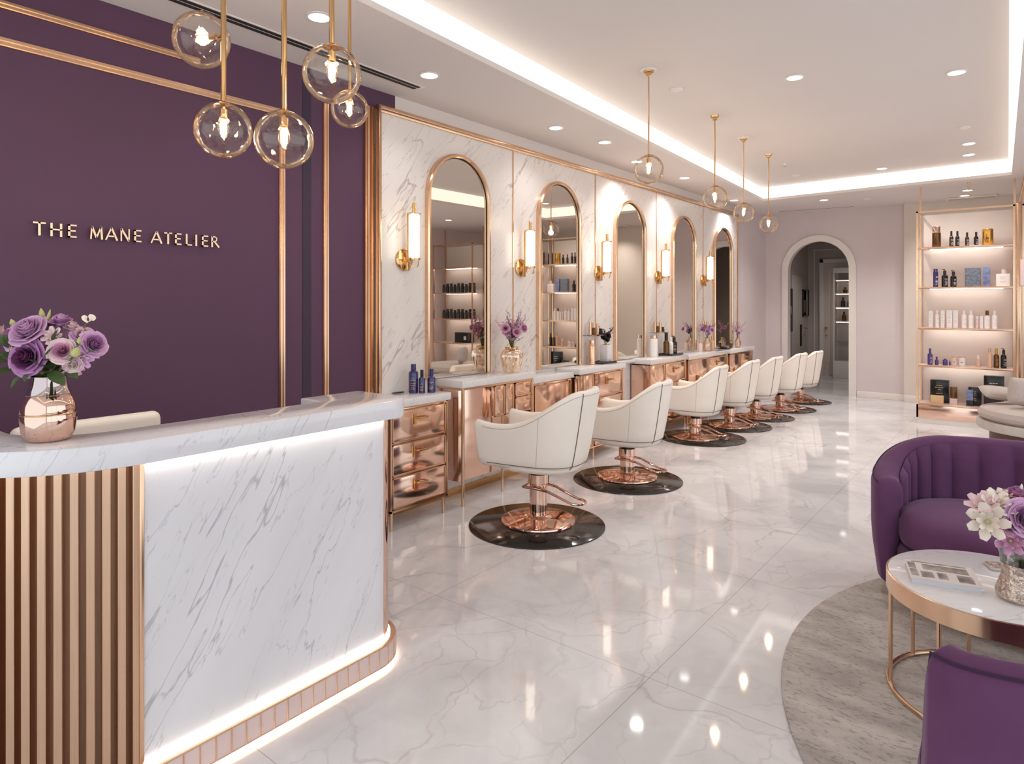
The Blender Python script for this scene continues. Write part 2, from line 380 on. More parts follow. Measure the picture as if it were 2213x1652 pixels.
# back wall with arched opening
AX0, AX1, AZ = -3.231, -2.282, 2.045
acx, ar = (AX0 + AX1) / 2, (AX1 - AX0) / 2
def arch_wall(y0, y1, x0, x1, ztop, cx, r, zs, name, m, label):
    b = nb(); n = 24
    arc = [(cx - r * math.cos(PI * i / n), zs + r * math.sin(PI * i / n)) for i in range(n + 1)]
    fr = []
    for y in (y0, y1):
        a = [b.verts.new((x, y, z)) for x, z in arc]; t = [b.verts.new((x, y, ztop)) for x, z in arc]
        l0 = b.verts.new((x0, y, 0)); l1 = b.verts.new((cx - r, y, 0)); l2 = b.verts.new((x0, y, ztop))
        r0 = b.verts.new((x1, y, 0)); r1 = b.verts.new((cx + r, y, 0)); r2 = b.verts.new((x1, y, ztop))
        for i in range(n): b.faces.new((a[i], a[i + 1], t[i + 1], t[i]))
        b.faces.new((l0, l1, a[0], t[0], l2)); b.faces.new((r0, r1, a[-1], t[-1], r2))
        fr.append([l1] + a + [r1])
    for i in range(len(fr[0]) - 1): b.faces.new((fr[0][i], fr[0][i + 1], fr[1][i + 1], fr[1][i]))
    return struct(name, b, m, label)
arch_wall(YB, YB + .14, -4.0, XR, HC, acx, ar, AZ, 'wall_back', 'mauve', 'pale mauve end wall with an arched opening')
def arch_band(cx, zs, r0, r1, y0, y1, zb=0, n=28):
    b = nb(); P = []
    for r in (r0, r1):
        P.append([(cx - r, zb)] + [(cx - r * math.cos(PI * i / n), zs + r * math.sin(PI * i / n)) for i in range(n + 1)] + [(cx + r, zb)])
    V = [[[b.verts.new((x, y, z)) for x, z in p] for p in P] for y in (y0, y1)]
    for i in range(len(P[0]) - 1):
        for y in (0, 1): b.faces.new((V[y][0][i], V[y][0][i + 1], V[y][1][i + 1], V[y][1][i]))
        for k in (0, 1): b.faces.new((V[0][k][i], V[0][k][i + 1], V[1][k][i + 1], V[1][k][i]))
    for i in (0, -1): b.faces.new((V[0][0][i], V[0][1][i], V[1][1][i], V[1][0][i]))
    return b
struct('trim_8', bevel(arch_band(acx, AZ, ar - .005, ar + .095, YB - .04, YB + .001), .006), 'white', 'white arched door casing')
b = nb(); box(b, AX1 + .1, -1.52, YB - .02, YB, 0, .1); box(b, WX + .02, AX0 - .1, YB - .02, YB, 0, .1); box(b, -1.52, XR, YB - .1, YB - .07, 0, .1)
struct('baseboard_back', bevel(b, .004), 'white')
struct('wall_back_pier', bx(-1.525, XR, YB - .07, YB, 0, HC), 'cream', 'cream section of the end wall beside the shelving')
# ceiling: soffit ring around a raised tray
def tl(y): return -2.62 - .0614 * (y - 2.07)
def tr(y): return -.04 - .03 * (y - 5.0)
y0, y1 = YF + .5, 9.80
inner = [(tl(y0), y0), (tr(y0), y0), (tr(y1), y1 - .14), (tl(y1), y1 + .08)]
outer = [(-3.72, YF), (XR + .1, YF), (XR + .1, YB + .14), (-3.72, YB + .14)]
b = nb()
for z0, z1 in ((HC, HC + .035),):
    vi = [[b.verts.new((x, y, z)) for x, y in inner] for z in (z0, z1)]; vo = [[b.verts.new((x, y, z)) for x, y in outer] for z in (z0, z1)]
    for i in range(4):
        j = (i + 1) % 4
        b.faces.new((vi[0][i], vi[0][j], vo[0][j], vo[0][i])); b.faces.new((vi[1][i], vi[1][j], vo[1][j], vo[1][i]))
        b.faces.new((vi[0][i], vi[0][j], vi[1][j], vi[1][i])); b.faces.new((vo[0][i], vo[0][j], vo[1][j], vo[1][i]))
struct('ceiling', b, 'ceil', 'lower ceiling border around the raised tray')
struct('ceiling_tray', bx(-3.6, XR, YF, YB, HT, HT + .1), 'ceil', 'raised ceiling tray lit by a warm cove')
# cove faces with the led glow as their own emission, set 5 cm behind the lip
b = nb()
k = .03
ins = [(tl(y0) - k, y0 - k), (tr(y0) + k, y0 - k), (tr(y1) + k, y1 - .14 + k), (tl(y1) - k, y1 + .08 + k)]
for i in (0, 2, 3, 1):
    j = (i + 1) % 4
    a, c = ins[i], ins[j]
    v = [b.verts.new((a[0], a[1], HC + .036)), b.verts.new((c[0], c[1], HC + .036)), b.verts.new((c[0], c[1], HT)), b.verts.new((a[0], a[1], HT))]
    b.faces.new(v)
cv = tag(obj('cove_light', b, 'cove'), 'warm glowing cove light band around the raised ceiling tray', 'cove light')
b = nb()
prism(b, [(tr(y0) - .11, y0), (tr(y0) + .03, y0), (tr(y1) + .03, y1 - .14), (tr(y1) - .03, y1 - .14)], HT - .012, HT - .001)
obj('cove_glow_strip', b, 'cove', cv)  # glowing strip added under the tray so the right cove looks lit
# hall beyond the arch
HX, HY, HH = -3.72, 14.8, 2.8
struct('wall_hall_left', bx(HX - .1, HX, YB + .14, HY, 0, HH), 'hallwall')
struct('wall_hall_end', bx(HX - .1, -1.0, HY, HY + .1, 0, HH), 'hallwall')
struct('wall_hall_right', bx(-1.3, -1.2, YB + .14, HY, 0, HH), 'hallwall')
struct('ceiling_hall', bx(HX - .1, -1.0, YB + .14, HY, HH, HH + .1), 'hallwall')
b = nb(); box(b, HX, HX + .02, YB + .14, HY, 0, .14); box(b, HX, -3.44, HY - .02, HY, 0, .14)
struct('baseboard_hall', bevel(b, .004), 'white')
door = obj('door_1', bx(-3.4, -2.52, HY - .05, HY - .001, 0, 2.33, .004), 'cream'); door['kind'] = 'structure'; door['label'] = 'panelled cream door at the end of the hall'
b = nb(); box(b, -3.48, -3.40, HY - .06, HY, 0, 2.41); box(b, -2.52, -2.44, HY - .06, HY, 0, 2.41); box(b, -3.48, -2.44, HY - .06, HY, 2.33, 2.41)
obj('door_frame', bevel(b, .008), 'white', door)
b = nb()
for x0, x1, z0, z1 in ((-3.30, -2.62, .25, 2.2),):
    for a in ((x0, x1, z0, z0 + .02), (x0, x1, z1 - .02, z1), (x0, x0 + .02, z0, z1), (x1 - .02, x1, z0, z1)):
        box(b, a[0], a[1], HY - .06, HY - .05, a[2], a[3])
obj('door_moulding', b, 'white', door)
b = nb(); sphere(b, (-3.345, HY - .09, .98), .028); lathe(b, [(.03, 0), (.03, .01)], (-3.345, HY - .055, .98)); sphere(b, (-3.345, HY - .07, .84), .022)
obj('door_handle', b, 'brass', door)
b = nb(); box(b, -3.62, -2.3, HY - .012, HY, 2.6, 2.62); box(b, -3.6, -3.58, HY - .012, HY, .16, 2.6)
struct('trim_9', b, 'white', 'thin wall panel moulding at the hall end')
# hall door on left wall with black pull
d2 = obj('door_2', bx(HX, HX + .02, 13.55, 14.6, .02, 1.05 + 1.0, .003), 'hallwall'); d2['kind'] = 'structure'; d2['label'] = 'flush hall door with a black pull handle'
b = nb(); box(b, HX + .02, HX + .05, 14.12, 14.17, .62, 1.06)
obj('door_handle', bevel(b, .005), 'black', d2)
b = nb(); tube(b, [(HX + .02, 14.42, .98), (HX + .06, 14.42, .98), (HX + .065, 14.52, .975)], .009); lathe(b, [(.02, -.01), (.02, .01)], (HX + .03, 14.42, .85))
obj('door_lever', b, 'brass', d2)
# ---------------------------------------------------------------- hall furniture
t = thing('picture_frame', 'narrow black framed picture on the hall left wall beyond the arch', 'picture', (HX, 14.5, 1.5))
b = nb()
for a in ((-.22, .22, -.28, -.25), (-.22, .22, .25, .28), (-.22, -.19, -.28, .28), (.19, .22, -.28, .28)): box(b, .0, .045, a[0], a[1], a[2], a[3])
obj('frame', b, 'black', t)
obj('print', bx(.0, .02, -.19, .19, -.25, .25), 'pinkb', t); obj('image', bx(.021, .024, -.12, .12, -.2, .06), 'darkgold', t)
t = thing('wall_screen', 'tall black wall panel just inside the left edge of the arch', 'panel', (HX, 13.2, 1.36))
obj('panel', bx(0, .05, -.35, .3, -.42, .42, .004), 'black', t)
b = nb(); box(b, .051, .053, .0, .22, -.08, .08); obj('reflection_print', b, 'photo', t)
t = thing('display_cabinet', 'tall glass display cabinet with lit shelves in the hall', 'cabinet', (-3.13, 14.35, 0))
obj('plinth', bx(0, .95, -.02, .35, 0, .34, .006), 'white', t)
b = nb()
for x in (0, .93): box(b, x, x + .025, 0, .025, .34, 2.1); box(b, x, x + .025, .33, .35, .34, 2.1)
box(b, 0, .95, 0, .35, 2.1, 2.2)
obj('cabinet_frame', b, 'white', t)
obj('back_panel', bx(.02, .93, .335, .349, .34, 2.1), 'hallwall', t)
for z in (1.12, 1.4, 1.68, 1.95):
    sh = obj('shelf', bx(.02, .93, .03, .33, z, z + .015), 'white', t)
    obj('light_strip', bx(.05, .9, .03, .04, z - .012, z - .002), 'led', sh)
obj('glass_shelf', bx(.02, .93, .03, .33, .72, .73), 'glassc', t)
obj('glass_pane', bx(.03, .92, .004, .008, .34, 1.1), 'glassc', t)
def bottle(name, h, r, m, cap, capm, loc, label, group=None, pump=False, sq=False, lab=None, neck=.28, capr=.5, cat='bottle'):
    t = thing(name, label, cat, loc, group=group)
    hb = h * (1 - neck - .12) if neck else h * .8
    if sq:
        b = bx(-r, r, -r * .7, r * .7, 0, hb, r * .18, 3)
        lathe(b, [(r * .38, hb), (r * .38, h * (1 - neck) + .0)], seg=16)
    else:
        b = lathe(nb(), [(r * .92, 0), (r, r * .1), (r, hb), (r * .9, hb + h * .05), (r * capr * .9, hb + h * .10), (r * capr * .8, h * (1 - neck))], seg=20)
    obj('body', b, m, t)
    zc = h * (1 - neck)
    b = lathe(nb(), [(r * capr, zc - .002), (r * capr, h * (.93 if pump else 1))], seg=16)
    if pump:
        tube(b, [(0, 0, h * .9), (0, 0, h * .985), (-r * .8, 0, h * .985)], r * .16, 8)
    obj('pump' if pump else 'cap', b, capm, t)
    if lab:
        b = nb(); rr = random.Random(hash(label) % 1000 if False else int(h * 1e5) + int(r * 1e5))
        ang = TH - PI / 2
        for i in range(7):
            z = hb * (.2 + .09 * i); w = r * (.2 + .5 * rr.random())
            if i == 4: continue
            n = 4
            for q in range(n):
                a0 = ang + (q / n - .5) * 2 * w / r; a1 = ang + ((q + .8) / n - .5) * 2 * w / r
                R_ = r * 1.01 if not sq else None
                if sq:
                    xx0 = (q / n - .5) * 2 * w; xx1 = ((q + .8) / n - .5) * 2 * w
                    box(b, xx0, xx1, -r * .7 - .0012, -r * .7, z, z + hb * .03)
                else:
                    vs = [b.verts.new((R_ * math.cos(a), R_ * math.sin(a), zz)) for a, zz in ((a0, z), (a1, z), (a1, z + hb * .035), (a0, z + hb * .035))]
                    b.faces.new(vs)
        obj('print', b, lab, t)
    return t
for i, (x, z, m, h) in enumerate([(-2.98, 1.415, 'brownb', .2), (-2.86, 1.415, 'darkgold', .17), (-2.96, 1.135, 'darkgold', .19), (-2.84, 1.135, 'black', .22), (-2.94, 1.695, 'darkgold', .12), (-2.78, 1.415, 'black', .2)]):
    bottle('bottle', h, .04, m, 'cap', m, (x, 14.5, z), 'small dark bottle on a lit shelf of the hall cabinet', 'bottles in the hall cabinet', lab=None)
# ---------------------------------------------------------------- ceiling fittings
LG = 'recessed downlights in the ceiling'
def downlight(x, y, z, label, r=.055, power=11):
    t = thing('ceiling_downlight', label, 'downlight', (x, y, z), group=LG)
    obj('trim_ring', lathe(nb(), [(r, -.006), (r + .014, -.004), (r + .014, 0), (r, 0), (r, -.006)], cap=False, seg=28), 'white', t)
    obj('lens', lathe(nb(), [(r, -.0045), (r, -.001)], seg=28), 'down', t)
    l = bpy.data.lights.new('downlight_lamp', 'SPOT'); l.energy = power * 1.5; l.spot_size = math.radians(125); l.spot_blend = .8
    l.shadow_soft_size = .06; l.color = (1, .97, .95)
    lo = bpy.data.objects.new('lamp', l); C.objects.link(lo); lo.parent = t; lo.location = (0, 0, -.03)
    return t
DL = [(-2.927, 2.072, HC, 'large downlight in the ceiling border behind the glass globes'),
      (-3.107, 3.051, HC, 'downlight in the ceiling border at the end of the slot vent'),
      (-3.19, 4.637, HC, 'downlight in the ceiling border above the second marble panel'),
      (-3.12, 5.336, HC, 'downlight in the border, second past the end of the slot vent'),
      (-3.28, 6.275, HC, 'small downlight in the border just left of the nearest single pendant'),
      (-3.26, 7.447, HC, 'downlight in the border between the first and second single pendants'),
      (-3.4, 9.514, HC, 'faint far downlight in the border behind the second single pendant'),
      (-2.369, 10.306, HC, 'downlight in the border in front of the far slot vent'),
      (-.435, 5.824, HT, 'largest downlight of the raised tray, on the right'),
      (-.526, 8.507, HT, 'upper of the paired downlights in the raised tray'),
      (-.565, 9.143, HT, 'lower of the paired downlights in the raised tray'),
      (-1.485, 9.40, HT, 'downlight near the far cove of the raised tray'),
      (-.67, 10.601, HC, 'downlight above the shelving, in front of the ceiling vent'),
      (-.736, 11.1, HC, 'downlight above the shelving, over the ceiling vent')]
for x, y, z, l in DL: downlight(x, y, z - .001, l, power=8 if y < 6 else 34)
downlight(-2.75, 13.4, HH - .001, 'downlight in the hall ceiling seen through the arch', power=22)
# lights out of frame or seen only in the mirrors
for x, y, z in [(1.2, 3, HC), (1.2, 6, HC), (1.2, 8.6, HC), (-2.9, .6, HC), (-1.4, .8, HT), (-.7, 3, HT), (-1.4, 5.2, HT), (1.2, .4, HC)]:
    downlight(x, y, z - .001, 'round ceiling downlight over the waiting area, seen only as a reflection', power=4 if y < 4 else 34)
for x, y, z, lab in [(-2.209, 4.901, HT, 'small unlit ceiling disc right of the nearest single pendant'), (-2.45, 9.174, HT, 'unlit white ceiling disc near the far corner of the cove'),
                     (-.512, 7.695, HT, 'unlit ceiling disc above the paired downlights'), (-1.848, 10.556, HC, 'grey ceiling disc right of the far slot vent')]:
    t = thing('smoke_detector', lab, 'detector', (x, y, z))
    obj('body', lathe(nb(), [(.0, -.018), (.03, -.018), (.045, -.012), (.05, 0)], seg=24, cap=False), 'white', t)
    obj('mounting_ring', lathe(nb(), [(.062, 0), (.062, -.004), (.05, -.004)], seg=24, cap=False), 'ceil', t)
t = thing('sprinkler', 'tiny white ceiling sprinkler beside the farthest pendant canopy', 'sprinkler', (-2.36, 8.35, HT))
obj('body', lathe(nb(), [(.03, 0), (.03, -.006), (.012, -.008), (.01, -.03), (.018, -.032)], seg=16), 'white', t)
obj('deflector', lathe(nb(), [(.02, -.036), (.02, -.04)], seg=16), 'stone', t)
def slot_vent(x, y, L, w, rz, label, dbl=True):
    t = thing('ceiling_vent', label, 'vent', (x, y, HC - .001), rz)
    obj('frame', bx(-w, w, -L / 2, L / 2, -.006, 0, .002), 'white', t)
    for s in ((-.45, .45) if dbl else (0,)):
        obj('slot', bx(w * s - w * .3, w * s + w * .3, -L / 2 + .03, L / 2 - .03, -.009, -.006), 'dark', t)
slot_vent(-3.28, .9, 4.6, .045, .03, 'long black double slot vent in the ceiling above the purple wall')
slot_vent(-2.7, 11.19, 1.15, .02, PI / 2 + .1, 'thin dark slot vent in the ceiling before the arch wall', False)
t = thing('air_grille', 'beige rectangular air vent in the ceiling above the shelving', 'vent', (-.67, 11.3, HC - .001))
obj('frame', bx(-.3, .3, -.09, .09, -.02, 0, .004), 'white', t)
for i in range(2): obj('louvre', bx(-.27, .27, -.06 + .07 * i, -.02 + .07 * i, -.024, -.02), 'stone', t)
# ---------------------------------------------------------------- globe pendants
def bulb_parts(t, c, axis=(0, 0, 1), s=1.):
    """socket, glass envelope and glowing filament around c"""
    c = Vector(c); a = Vector(axis)
    k = obj('socket', tube(nb(), [c + a * .075 * s, c + a * .045 * s], .013 * s, 14), 'brass', t)
    bp = []
    for q in range(9):
        f = q / 8; bp.append((c + a * (.045 - .075 * f) * s))
    rs = [.010, .013, .017, .020, .021, .020, .016, .010, .002]
    obj('bulb_glass', tube(nb(), bp, .02, 14, rs=[r * s for r in rs]), 'glass', k)
    obj('filament', tube(nb(), [c + a * .034 * s, c + a * .016 * s, c - a * .012 * s, c - a * .026 * s], .008, 10, rs=[.004 * s, .012 * s, .011 * s, .003 * s]), 'bulb', k)
def point(t, loc, e, r=.03, col=(1, .78, .55)):
    l = bpy.data.lights.new('bulb_lamp', 'POINT'); l.energy = e; l.shadow_soft_size = r; l.color = col
    o = bpy.data.objects.new('lamp', l); C.objects.link(o); o.parent = t; o.location = loc
def pendant(x, y, zg, R, ztop, label, group, canopy='brass', rodr=.006, e=2.5, side=None):
    t = thing('globe_pendant', label, 'pendant light', (x, y, ztop), group=group)
    g = zg - ztop
    obj('rod', tube(nb(), [(0, 0, 0), (0, 0, g + R * .97)], rodr, 12), 'brass' if canopy == 'brass' else 'gold', t)
    obj('canopy', lathe(nb(), [(.0, -.04), (.02, -.04), (.022, -.02), (.035, -.018), (.038, 0)], seg=24, cap=False), 'brass', t)
    if canopy == 'clear': obj('canopy_plate', lathe(nb(), [(.055, -.008), (.06, 0)], seg=24), 'white', t)
    obj('collar', lathe(nb(), [(.0, g + R * 1.02), (R * .16, g + R * 1.02), (R * .3, g + R * .93), (R * .3, g + R * .90), (0, g + R * .90)], seg=24, cap=False), 'brass', t)
    obj('globe', sphere(nb(), (0, 0, g), R, 40), 'glass', t)
    obj('stem', tube(nb(), [(0, 0, g + R * .9), (0, 0, g + .072 * R / .1)], .006, 10), 'brass', t)
    bulb_parts(t, (0, 0, g), s=R / .1)
    point(t, (0, 0, g - .045), e)
    if side:
        sx, sy, sz = side[0] - x, side[1] - y, side[2] - ztop
        obj('globe', sphere(nb(), (sx, sy, sz), R, 40), 'glass', t)
        ax = Vector((0, 0, sz)) - Vector((sx, sy, sz)); ax.normalize()
        obj('side_arm', tube(nb(), [(0, 0, sz), Vector((sx, sy, sz)) + ax * .07], .006, 10), 'brass', t)
        bulb_parts(t, (sx, sy, sz), axis=ax)
        obj('finial', lathe(nb(), [(.0, sz + R + .012), (.004, sz + R + .01), (.004, sz + R), (.01, sz + R - .002)], (sx, sy, 0), seg=12), 'brass', t)
        point(t, (sx, sy, sz - .03), e)
    return t
G1 = 'cluster of glass globes over the reception desk'
pendant(-2.283, 1.211, 2.122, .1, HC, 'twin globe pendant over the desk, one globe high and one low on its rod', G1, rodr=.0095, e=2, side=(-2.385, 1.182, 2.463), canopy='brass')
pendant(-2.028, 1.293, 2.065, .1, HC, 'glass globe pendant hanging lowest in the cluster over the desk', G1, rodr=.0095, e=2)
pendant(-1.898, 1.395, 2.292, .1, HC, 'large glass globe pendant overlapping a smaller globe over the desk', G1, rodr=.0095, e=2)
pendant(-2.31, 1.79, 2.337, .08, HC, 'smallest glass globe pendant of the cluster, behind a larger globe', G1, rodr=.0075, e=2)
G2 = 'single globe pendants over the salon aisle'
for i, (x, y, zg, R, cn, l) in enumerate([(-2.195, 4.383, 2.475, .108, 'clear', 'nearest clear globe pendant hanging over the salon aisle'),
        (-2.255, 5.816, 2.452, .113, 'brass', 'second clear globe pendant over the salon aisle'),
        (-2.327, 6.782, 2.428, .105, 'clear', 'third clear globe pendant, on a white ceiling plate'),
        (-2.356, 7.696, 2.398, .103, 'brass', 'farthest clear globe pendant, before the end wall')]):
    pendant(x, y, zg, R, HT, l, G2, canopy=cn, e=3)
t = thing('ceiling_hook', 'short brass drop rod in the ceiling above the shelving', 'rod', (-.62, 9.95, HC))
obj('rod', tube(nb(), [(0, 0, 0), (0, 0, -.02), (0, 0, -.10)], .006, rs=[.01, .007, .005]), 'brass', t)
obj('base', lathe(nb(), [(.016, -.006), (.018, 0)], seg=16), 'brass', t)
# ---------------------------------------------------------------- arched mirrors and sconces
MIR = [3.798, 5.20, 6.606, 8.054, 9.427]; MB = [.928, .889, .876, .876, .86]
ordn = ['nearest', 'second', 'third', 'fourth', 'farthest']
for i, (y, zb) in enumerate(zip(MIR, MB)):
    t = thing('arched_mirror', '%s tall arched wall mirror in a rose gold frame on the marble' % ordn[i], 'mirror', (MX, y, zb), group='arched mirrors along the marble wall')
    r1, zs = .358, [2.665, 2.655, 2.645, 2.625, 2.60][i] - .358 - zb
    n = 28
    def ring(r): return [(-r, 0)] + [(-r * math.cos(PI * k / n), zs + r * math.sin(PI * k / n)) for k in range(n + 1)] + [(r, 0)]
    b = nb(); prof = [(r1, 0), (r1, .035), (r1 - .008, .045), (r1 - .022, .045), (r1 - .03, .036), (r1 - .03, 0)]
    R_ = [[b.verts.new((x, p[0], p[1])) for p in ring(r)] for r, x in prof]
    for a, c in zip(R_, R_[1:] + R_[:1]):
        for k in range(len(a) - 1): b.faces.new((a[k], a[k + 1], c[k + 1], c[k]))
    for q in (0, -1): b.faces.new([r[q] for r in R_])
    obj('frame', b, 'gold', t)
    b = nb(); R2 = [[b.verts.new((.018, p[0], p[1])) for p in ring(r)] for r in (r1 - .03, r1 - .036)]
    for k in range(len(R2[0]) - 1): b.faces.new((R2[0][k], R2[0][k + 1], R2[1][k + 1], R2[1][k]))
    obj('inner_lip', b, 'dark', t)
    b = nb(); b.faces.new([b.verts.new((.016, p[0], p[1])) for p in ring(r1 - .03)])
    obj('glass', b, 'mirror', t, smooth=0)
SC = [3.228, 4.606, 5.930, 7.320, 8.706]
st0 = None
for i, y in enumerate(SC):
    lab = '%s brass wall sconce with a lit opal glass tube, left of %s' % (ordn[i], ['the nearest mirror', 'the second mirror', 'the third mirror', 'the fourth mirror', 'the farthest mirror'][i])
    if st0 is not None:
        dup(st0, (MX, y, 1.81), label=lab); continue
    t = st0 = thing('wall_sconce', lab, 'wall light', (MX, y, 1.81), group='brass sconces between the mirrors')
    b = nb()
    tmp = lathe(nb(), [(.0, .0), (.078, 0), (.078, .012), (.068, .018), (0, .02)], seg=32, cap=False)
    tmp.transform(Matrix.Rotation(PI / 2, 4, 'Y')); obj('backplate', tmp, 'brass', t)
    b = nb(); box(b, .0, .05, -.014, .014, -.08, .06); obj('bracket', bevel(b, .003), 'brass', t)
    obj('arm', tube(nb(), [(.01, 0, 0), (.11, 0, 0)], .009, 12), 'brass', t)
    obj('spine', bx(.05, .07, -.016, .016, -.02, .32, .003), 'brass', t)
    obj('glass_tube', lathe(nb(), [(.0, .012), (.036, .014), (.038, .02), (.038, .312), (.0, .318)], (.11, 0, 0), 28, cap=False), 'opal', t)
    obj('top_cap', lathe(nb(), [(.0, .318), (.05, .318), (.05, .326), (.0, .328)], (.11, 0, 0), 28, cap=False), 'brass', t)
    obj('finial', lathe(nb(), [(.014, .326), (.014, .40)], (.11, 0, 0), 16), 'brass', t)
    b = lathe(nb(), [(.041, -.004), (.048, -.004), (.048, .008), (.041, .008), (.041, -.004)], (.11, 0, 0), 28, cap=False)
    obj('lower_ring', b, 'brass', t)
    obj('lower_cup', lathe(nb(), [(.024, -.055), (.032, -.045), (.036, -.004)], (.11, 0, 0), 24), 'glass', t)
# ---------------------------------------------------------------- styling stations
def handle(parent, x, y, z, L=.09):
    b = nb(); box(b, x, x + .012, y - .012, y + .006, z - .035, z + .035)
    tube(b, [(x, y, z + .01), (x + .03, y, z + .01), (x + .032, y + .015, z + .01), (x + .032, y + L, z + .01), (x, y + L, z + .01)], .006, 8)
    obj('handle', b, 'brass', parent)
def slab(y0, y1, z1, xf, th, label, cat='worktop'):
    t = obj('marble_countertop', bx(MX + .001, xf, y0, y1, z1 - th, z1, .003), 'marble_top')
    return tag(t, label, 'countertop', 'marble tops of the styling stations')
def front(t, kind, y0, y1, z0, z1, xf, hd=True):
    o = obj(kind, bx(xf - .02, xf, y0, y1, z0, z1, .003), 'rose', t)
    b = nb()
    for a in ((y0, y1, z1 - .008, z1), (y0, y1, z0, z0 + .008), (y0, y0 + .008, z0, z1), (y1 - .008, y1, z0, z1)): box(b, xf, xf + .004, a[0], a[1], a[2], a[3])
    obj('edge_trim', b, 'gold', o)
    if hd: handle(o, xf + .003, (y0 + y1) / 2 - .05, z1 - (z1 - z0) * .35)
    return o
def carcass(t, y0, y1, z0, z1, xf, legs, side=True):
    obj('carcass', bx(MX + .021, xf - .021, y0, y1, z0, z1 - .001, .002), 'rose', t)
    b = nb(); e = .014
    for y in (y0, y1 - e): box(b, xf - .02, xf + .004, y, y + e, z0, z1)
    box(b, xf - .02, xf + .004, y0, y1, z1 - e * .6, z1); box(b, xf - .02, xf + .004, y0, y1, z0, z0 + e)
    box(b, MX + .021, xf, y0, y0 + e, z1 - e, z1)
    obj('frame', b, 'gold', t)
    for y in legs: obj('leg', tube(nb(), [(xf - .012, y, 0), (xf - .012, y, z0 if z0 > .03 else .03)], .011, 12), 'gold', t)
GS = 'rose gold styling station cabinets'
# A: three drawer cabinet beside the desk
xf = -3.285
t = thing('drawer_cabinet', 'rose gold three drawer cabinet beside the reception desk end', 'cabinet', (0, 0, 0), group=GS)
carcass(t, 2.87, 3.405, .12, .805, xf, (2.89, 3.375))
for z0, z1 in ((.575, .785), (.355, .565), (.14, .345)): front(t, 'drawer', 2.888, 3.388, z0, z1, xf)
slab(2.855, 3.42, .86, -3.262, .052, 'small marble top carrying three blue bottles beside the desk')
# B
xf = -3.29
t = thing('styling_station', 'nearest rose gold styling table with tall corner legs behind the first chair', 'station', (0, 0, 0), group=GS)
obj('modesty_panel', bx(MX + .021, -3.36, 3.60, 4.42, .16, .855, .003), 'rose', t)
obj('drawer_box', bx(-3.359, xf - .021, 3.93, 4.43, .6, .855, .002), 'rose', t)
front(t, 'door_panel', 3.94, 4.06, .61, .85, xf, False); front(t, 'door_panel', 4.07, 4.18, .61, .85, xf, False)
front(t, 'drawer', 4.20, 4.42, .74, .85, xf, False); front(t, 'drawer', 4.20, 4.42, .61, .73, xf, False)
for y in (3.575, 4.43): obj('leg', tube(nb(), [(xf, y, 0), (xf, y, .862)], .013, 12), 'gold', t)
obj('leg', tube(nb(), [(xf - .012, 4.05, 0), (xf - .012, 4.05, .6)], .009, 12), 'gold', t)
b = nb(); box(b, xf - .012, xf + .012, 3.575, 4.43, .855, .87); box(b, MX + .021, xf, 3.565, 3.585, .855, .87); obj('top_rail', b, 'gold', t)
slab(3.55, 4.45, .925, -3.268, .053, 'marble top below the nearest mirror holding the glass vase')
# C low + C
t = thing('low_cabinet', 'low rose gold cabinet between the first two styling stations', 'cabinet', (0, 0, 0), group=GS)
carcass(t, 4.53, 5.13, .12, .805, -3.36, (4.55,)); front(t, 'door_panel', 4.56, 5.10, .14, .78, -3.36, False)
slab(4.51, 5.145, .86, -3.335, .052, 'lower marble top right of the glass vase')
def cab(y0, y1, zt, split, label, doorz=.6):
    t = thing('styling_cabinet', label, 'cabinet', (0, 0, 0), group=GS)
    zb = .11; xf = -3.30
    carcass(t, y0, y1, zb, zt - .052, xf, (y0 + .012, split, y1 - .012))
    h = zt - .052 - zb - .03
    front(t, 'door', y0 + .018, split - .008, zb + .018, zt - .066, xf)
    for k in range(3):
        a = zb + .018 + k * h / 3
        front(t, 'drawer', split + .008, y1 - .018, a, a + h / 3 - .012, xf)
    return t
cab(5.17, 6.01, .885, 5.44, 'rose gold drawer cabinet behind the second chair'); slab(5.15, 6.03, .885, -3.275, .051, 'marble top of the second station with the black tray and marble vase')
cab(6.62, 7.58, .872, 7.0, 'rose gold cabinet behind the third chair with open space on its left'); slab(6.6, 7.6, .872, -3.275, .051, 'marble top of the third station with a long black tray')
cab(7.64, 8.98, .855, 8.3, 'rose gold cabinet behind the fourth chair'); slab(7.62, 9.0, .855, -3.275, .051, 'marble top of the fourth station with the purple flowers')
cab(9.04, 10.0, .845, 9.5, 'farthest rose gold cabinet, at the end of the marble wall'); slab(9.02, 10.03, .845, -3.275, .051, 'farthest marble top, with the small vase of twigs')
b = nb()
slab(6.04, 6.59, .872, -3.46, .03, 'narrow marble ledge joining the second and third stations')
